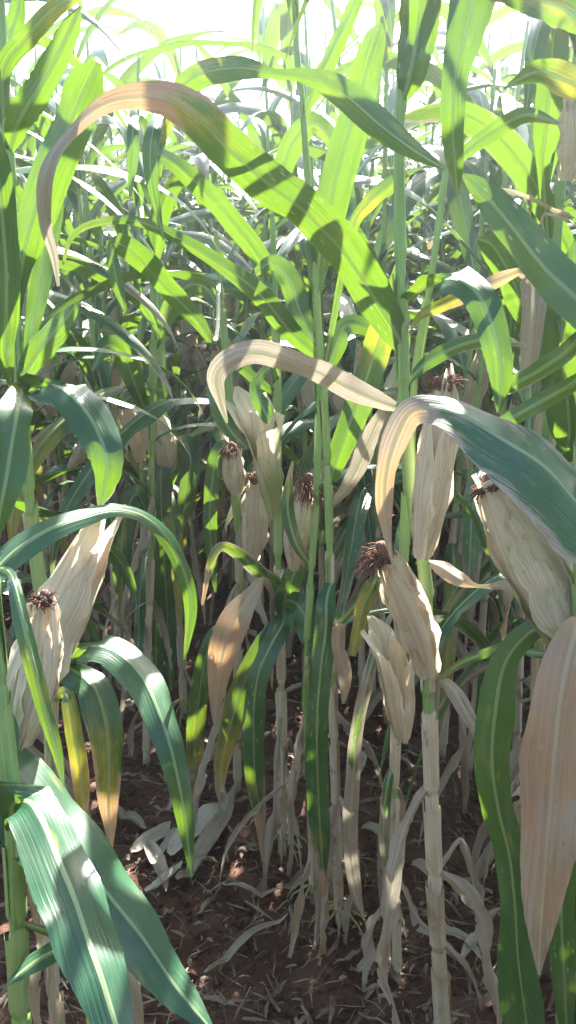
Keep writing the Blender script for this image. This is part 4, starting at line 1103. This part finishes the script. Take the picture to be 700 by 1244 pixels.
# ------------------------------------------------------------------ things lying on the soil
fr = random.Random(77)
def fallen(name, label, cat, group, a, b, w, dry, mat, lift=.012, fold=30, n=16, crinkle=.02, curl=.02, U=U5):
    p, q = ground_at(*a), ground_at(*b)
    o = link(name, None, None, ((p + q) / 2)[:3] * [1, 1, 0])
    base = np.array(o.location)
    v = np.linspace(0, 1, n)[:, None]
    side = unit(np.cross(q - p, [0, 0, 1.0]))
    bow = fr.uniform(-.12, .12) * np.linalg.norm(q - p)
    C = p * (1 - v) + q * v + side * bow * np.sin(v * math.pi)
    for i in range(n):
        C[i, 2] = ground_z(C[i, 0], C[i, 1]) + lift + curl * abs(math.sin(v[i, 0] * 5 + a[0]))
    S = np.tile(side, (n, 1)) + np.array([0, 0, 1.0]) * (np.sin(v * 2.2 + a[1]) * .45)
    W = w * depth((p + q) / 2) / FPX * np.interp(v[:, 0], [0, .1, .35, .75, 1], [.35, .7, 1, .8, .05])
    g = ribbon(C - base, unit(S), W, np.full(n, dry), np.zeros(n), fr, U=U, fold=fold, wave=.04, crinkle=crinkle)
    bpy.data.objects.remove(o)
    o = link(name, Geo().add(g).mesh(name, mat), None, base)
    return tag(o, label, cat, group)

M_PALE = plant_material('bleached_husk', rgb(.6, .55, .45), rgb(.66, .60, .50), rgb(.6, .5, .3), rgb(.82, .77, .68), rgb(.68, .60, .49), rgb(.5, .4, .3),
                        rgb(.5, .45, .3), rgb(.6, .5, .4), .25, .5, .55, spots=False, midrib=False, vein=.003)
HG = 'bleached husks lying on the soil'
for lab, a, b, w in (
    ('white fallen husk, uppermost and flattest of the little heap on the soil', (160, 1040), (208, 1004), 17),
    ('white pointed fallen husk standing steeply in front of the heap', (180, 1030), (202, 1090), 19),
    ('short white fallen husk peeping out under the pointed one', (178, 1094), (222, 1052), 17),
    ('long curved white husk at the end of the heap nearest the stalks', (208, 1046), (268, 980), 24),
    ('small greyish husk in the gap of the white heap', (193, 1050), (212, 1010), 14),
    ('small white curl of husk at the foot of the plant with two ears', (318, 905), (332, 898), 9),
    ('torn white scrap of husk on the dark soil right of the brace roots', (436, 950), (442, 922), 12),
    ('pale husk strip on the soil left of the slim yellowing stalk', (345, 850), (375, 835), 11)):
    fallen('fallen_husk', lab, 'corn husk', HG, a, b, w * 1.35, 1.0, M_PALE, fold=34, crinkle=.004, curl=.005, lift=.016)
LG = 'dead maize leaves lying on the soil'
leaf_spots = [((226, 1072), (285, 960), 24), ((215, 1080), (262, 1050), 18), ((250, 1195), (350, 1120), 16), ((270, 1082), (345, 1090), 14), ((345, 1085), (400, 1050), 16), ((500, 1060), (560, 1090), 18),
              ((520, 1130), (590, 1180), 20), ((560, 1180), (610, 1120), 16), ((140, 990), (180, 1010), 14), ((575, 905), (640, 930), 14), ((440, 1010), (490, 1050), 16), ((150, 900), (200, 880), 12), ((240, 905), (300, 930), 14),
              ((430, 1190), (475, 1160), 16), ((540, 800), (590, 790), 10), ((600, 860), (650, 845), 12), ((80, 760), (130, 745), 10), ((380, 905), (440, 920), 12), ((465, 930), (520, 950), 12), ((140, 830), (165, 870), 10)]
for a, b, w in leaf_spots:
    fallen('fallen_leaf', 'dry brown maize leaf lying on the reddish soil ' + landmark(ground_at((a[0] + b[0]) / 2, (a[1] + b[1]) / 2)), 'dead leaf', LG, a, b, w, 1.1, M_LEAF, fold=28, crinkle=.03)

# ------------------------------------------------------------------ gaps in the canopy: blades that shade the spots the sun reaches are taken off
def open_gaps(pixels, spread=.009):
    dg = bpy.context.evaluated_depsgraph_get()
    gone = 0
    for px, py in pixels:
        ray = RGT * ((px - 350) / FPX) + UPV * (-(py - 622) / FPX) + FWD
        ok, hit, nrm, idx, ob, _ = scene.ray_cast(dg, Vector(CAMP), Vector(ray).normalized())
        if not ok: continue
        for dx, dz in ((0, 0), (spread, 0)):
            p = hit + Vector((dx, 0, dz)); o0 = p + sd * .012
            for _ in range(14):
                ok, h2, n2, i2, o2, _m = scene.ray_cast(dg, o0, sd)
                if not ok: break
                if o2.name.startswith('leaf') and o2 is not ob and o2.name not in TRACED and o2.name not in dead_names:
                    dead_names.add(o2.name); gone += 1
                elif o2 is not ob and o2.name not in dead_names: BLOCK.append((px, py, o2.name, o2.parent.name if o2.parent else '', 'traced' if o2.name in TRACED else ''))
                o0 = h2 + sd * .004
    return gone
dead_names = set(); BLOCK = []
SUN_SPOTS = [(195, 845), (95, 690), (650, 905), (268, 790), (256, 200), (420, 315), (300, 1215), (85, 485), (506, 50), (487, 740), (200, 1060)]
def clear_view(pixels):
    dg = bpy.context.evaluated_depsgraph_get()
    for px, py in pixels:
        ray = Vector(RGT * ((px - 350) / FPX) + UPV * (-(py - 622) / FPX) + FWD).normalized()
        ok, hit, nrm, idx, ob, _ = scene.ray_cast(dg, Vector(CAMP), ray)
        if ok and ob.name.startswith('leaf') and ob.name not in TRACED and '_' not in ob.name: dead_names.add(ob.name)
clear_view([(629, 131), (600, 132), (660, 131), (690, 133), (486, 341), (500, 345), (560, 355), (630, 372), (500, 940), (525, 930), (180, 693), (150, 705), (545, 800), (575, 795)])
n_gone = open_gaps(SUN_SPOTS)
for nm in dead_names:
    o = bpy.data.objects.get(nm)
    if o is not None and not o.children: bpy.data.objects.remove(o)

# ------------------------------------------------------------------ added scattering volume standing in for lens glare
bpy.ops.mesh.primitive_cube_add(size=1)
hz = bpy.context.object
hz.name = 'glare_haze'
hz.scale = (124, 124, 3.85); hz.location = (0, 0, 3.85 / 2 - 1.1)
tag(hz, kind='stuff')
hm = bpy.data.materials.new('glare_haze'); hm.use_nodes = True
hm.node_tree.nodes.clear()
ho = hm.node_tree.nodes.new('ShaderNodeOutputMaterial'); hv = hm.node_tree.nodes.new('ShaderNodeVolumePrincipled')
hv.inputs['Color'].default_value = (.93, .96, 1, 1); hv.inputs['Density'].default_value = GLARE_HAZE_DENSITY; hv.inputs['Anisotropy'].default_value = GLARE_HAZE_G
hm.node_tree.links.new(hv.outputs[0], ho.inputs['Volume'])
hz.data.materials.append(hm)
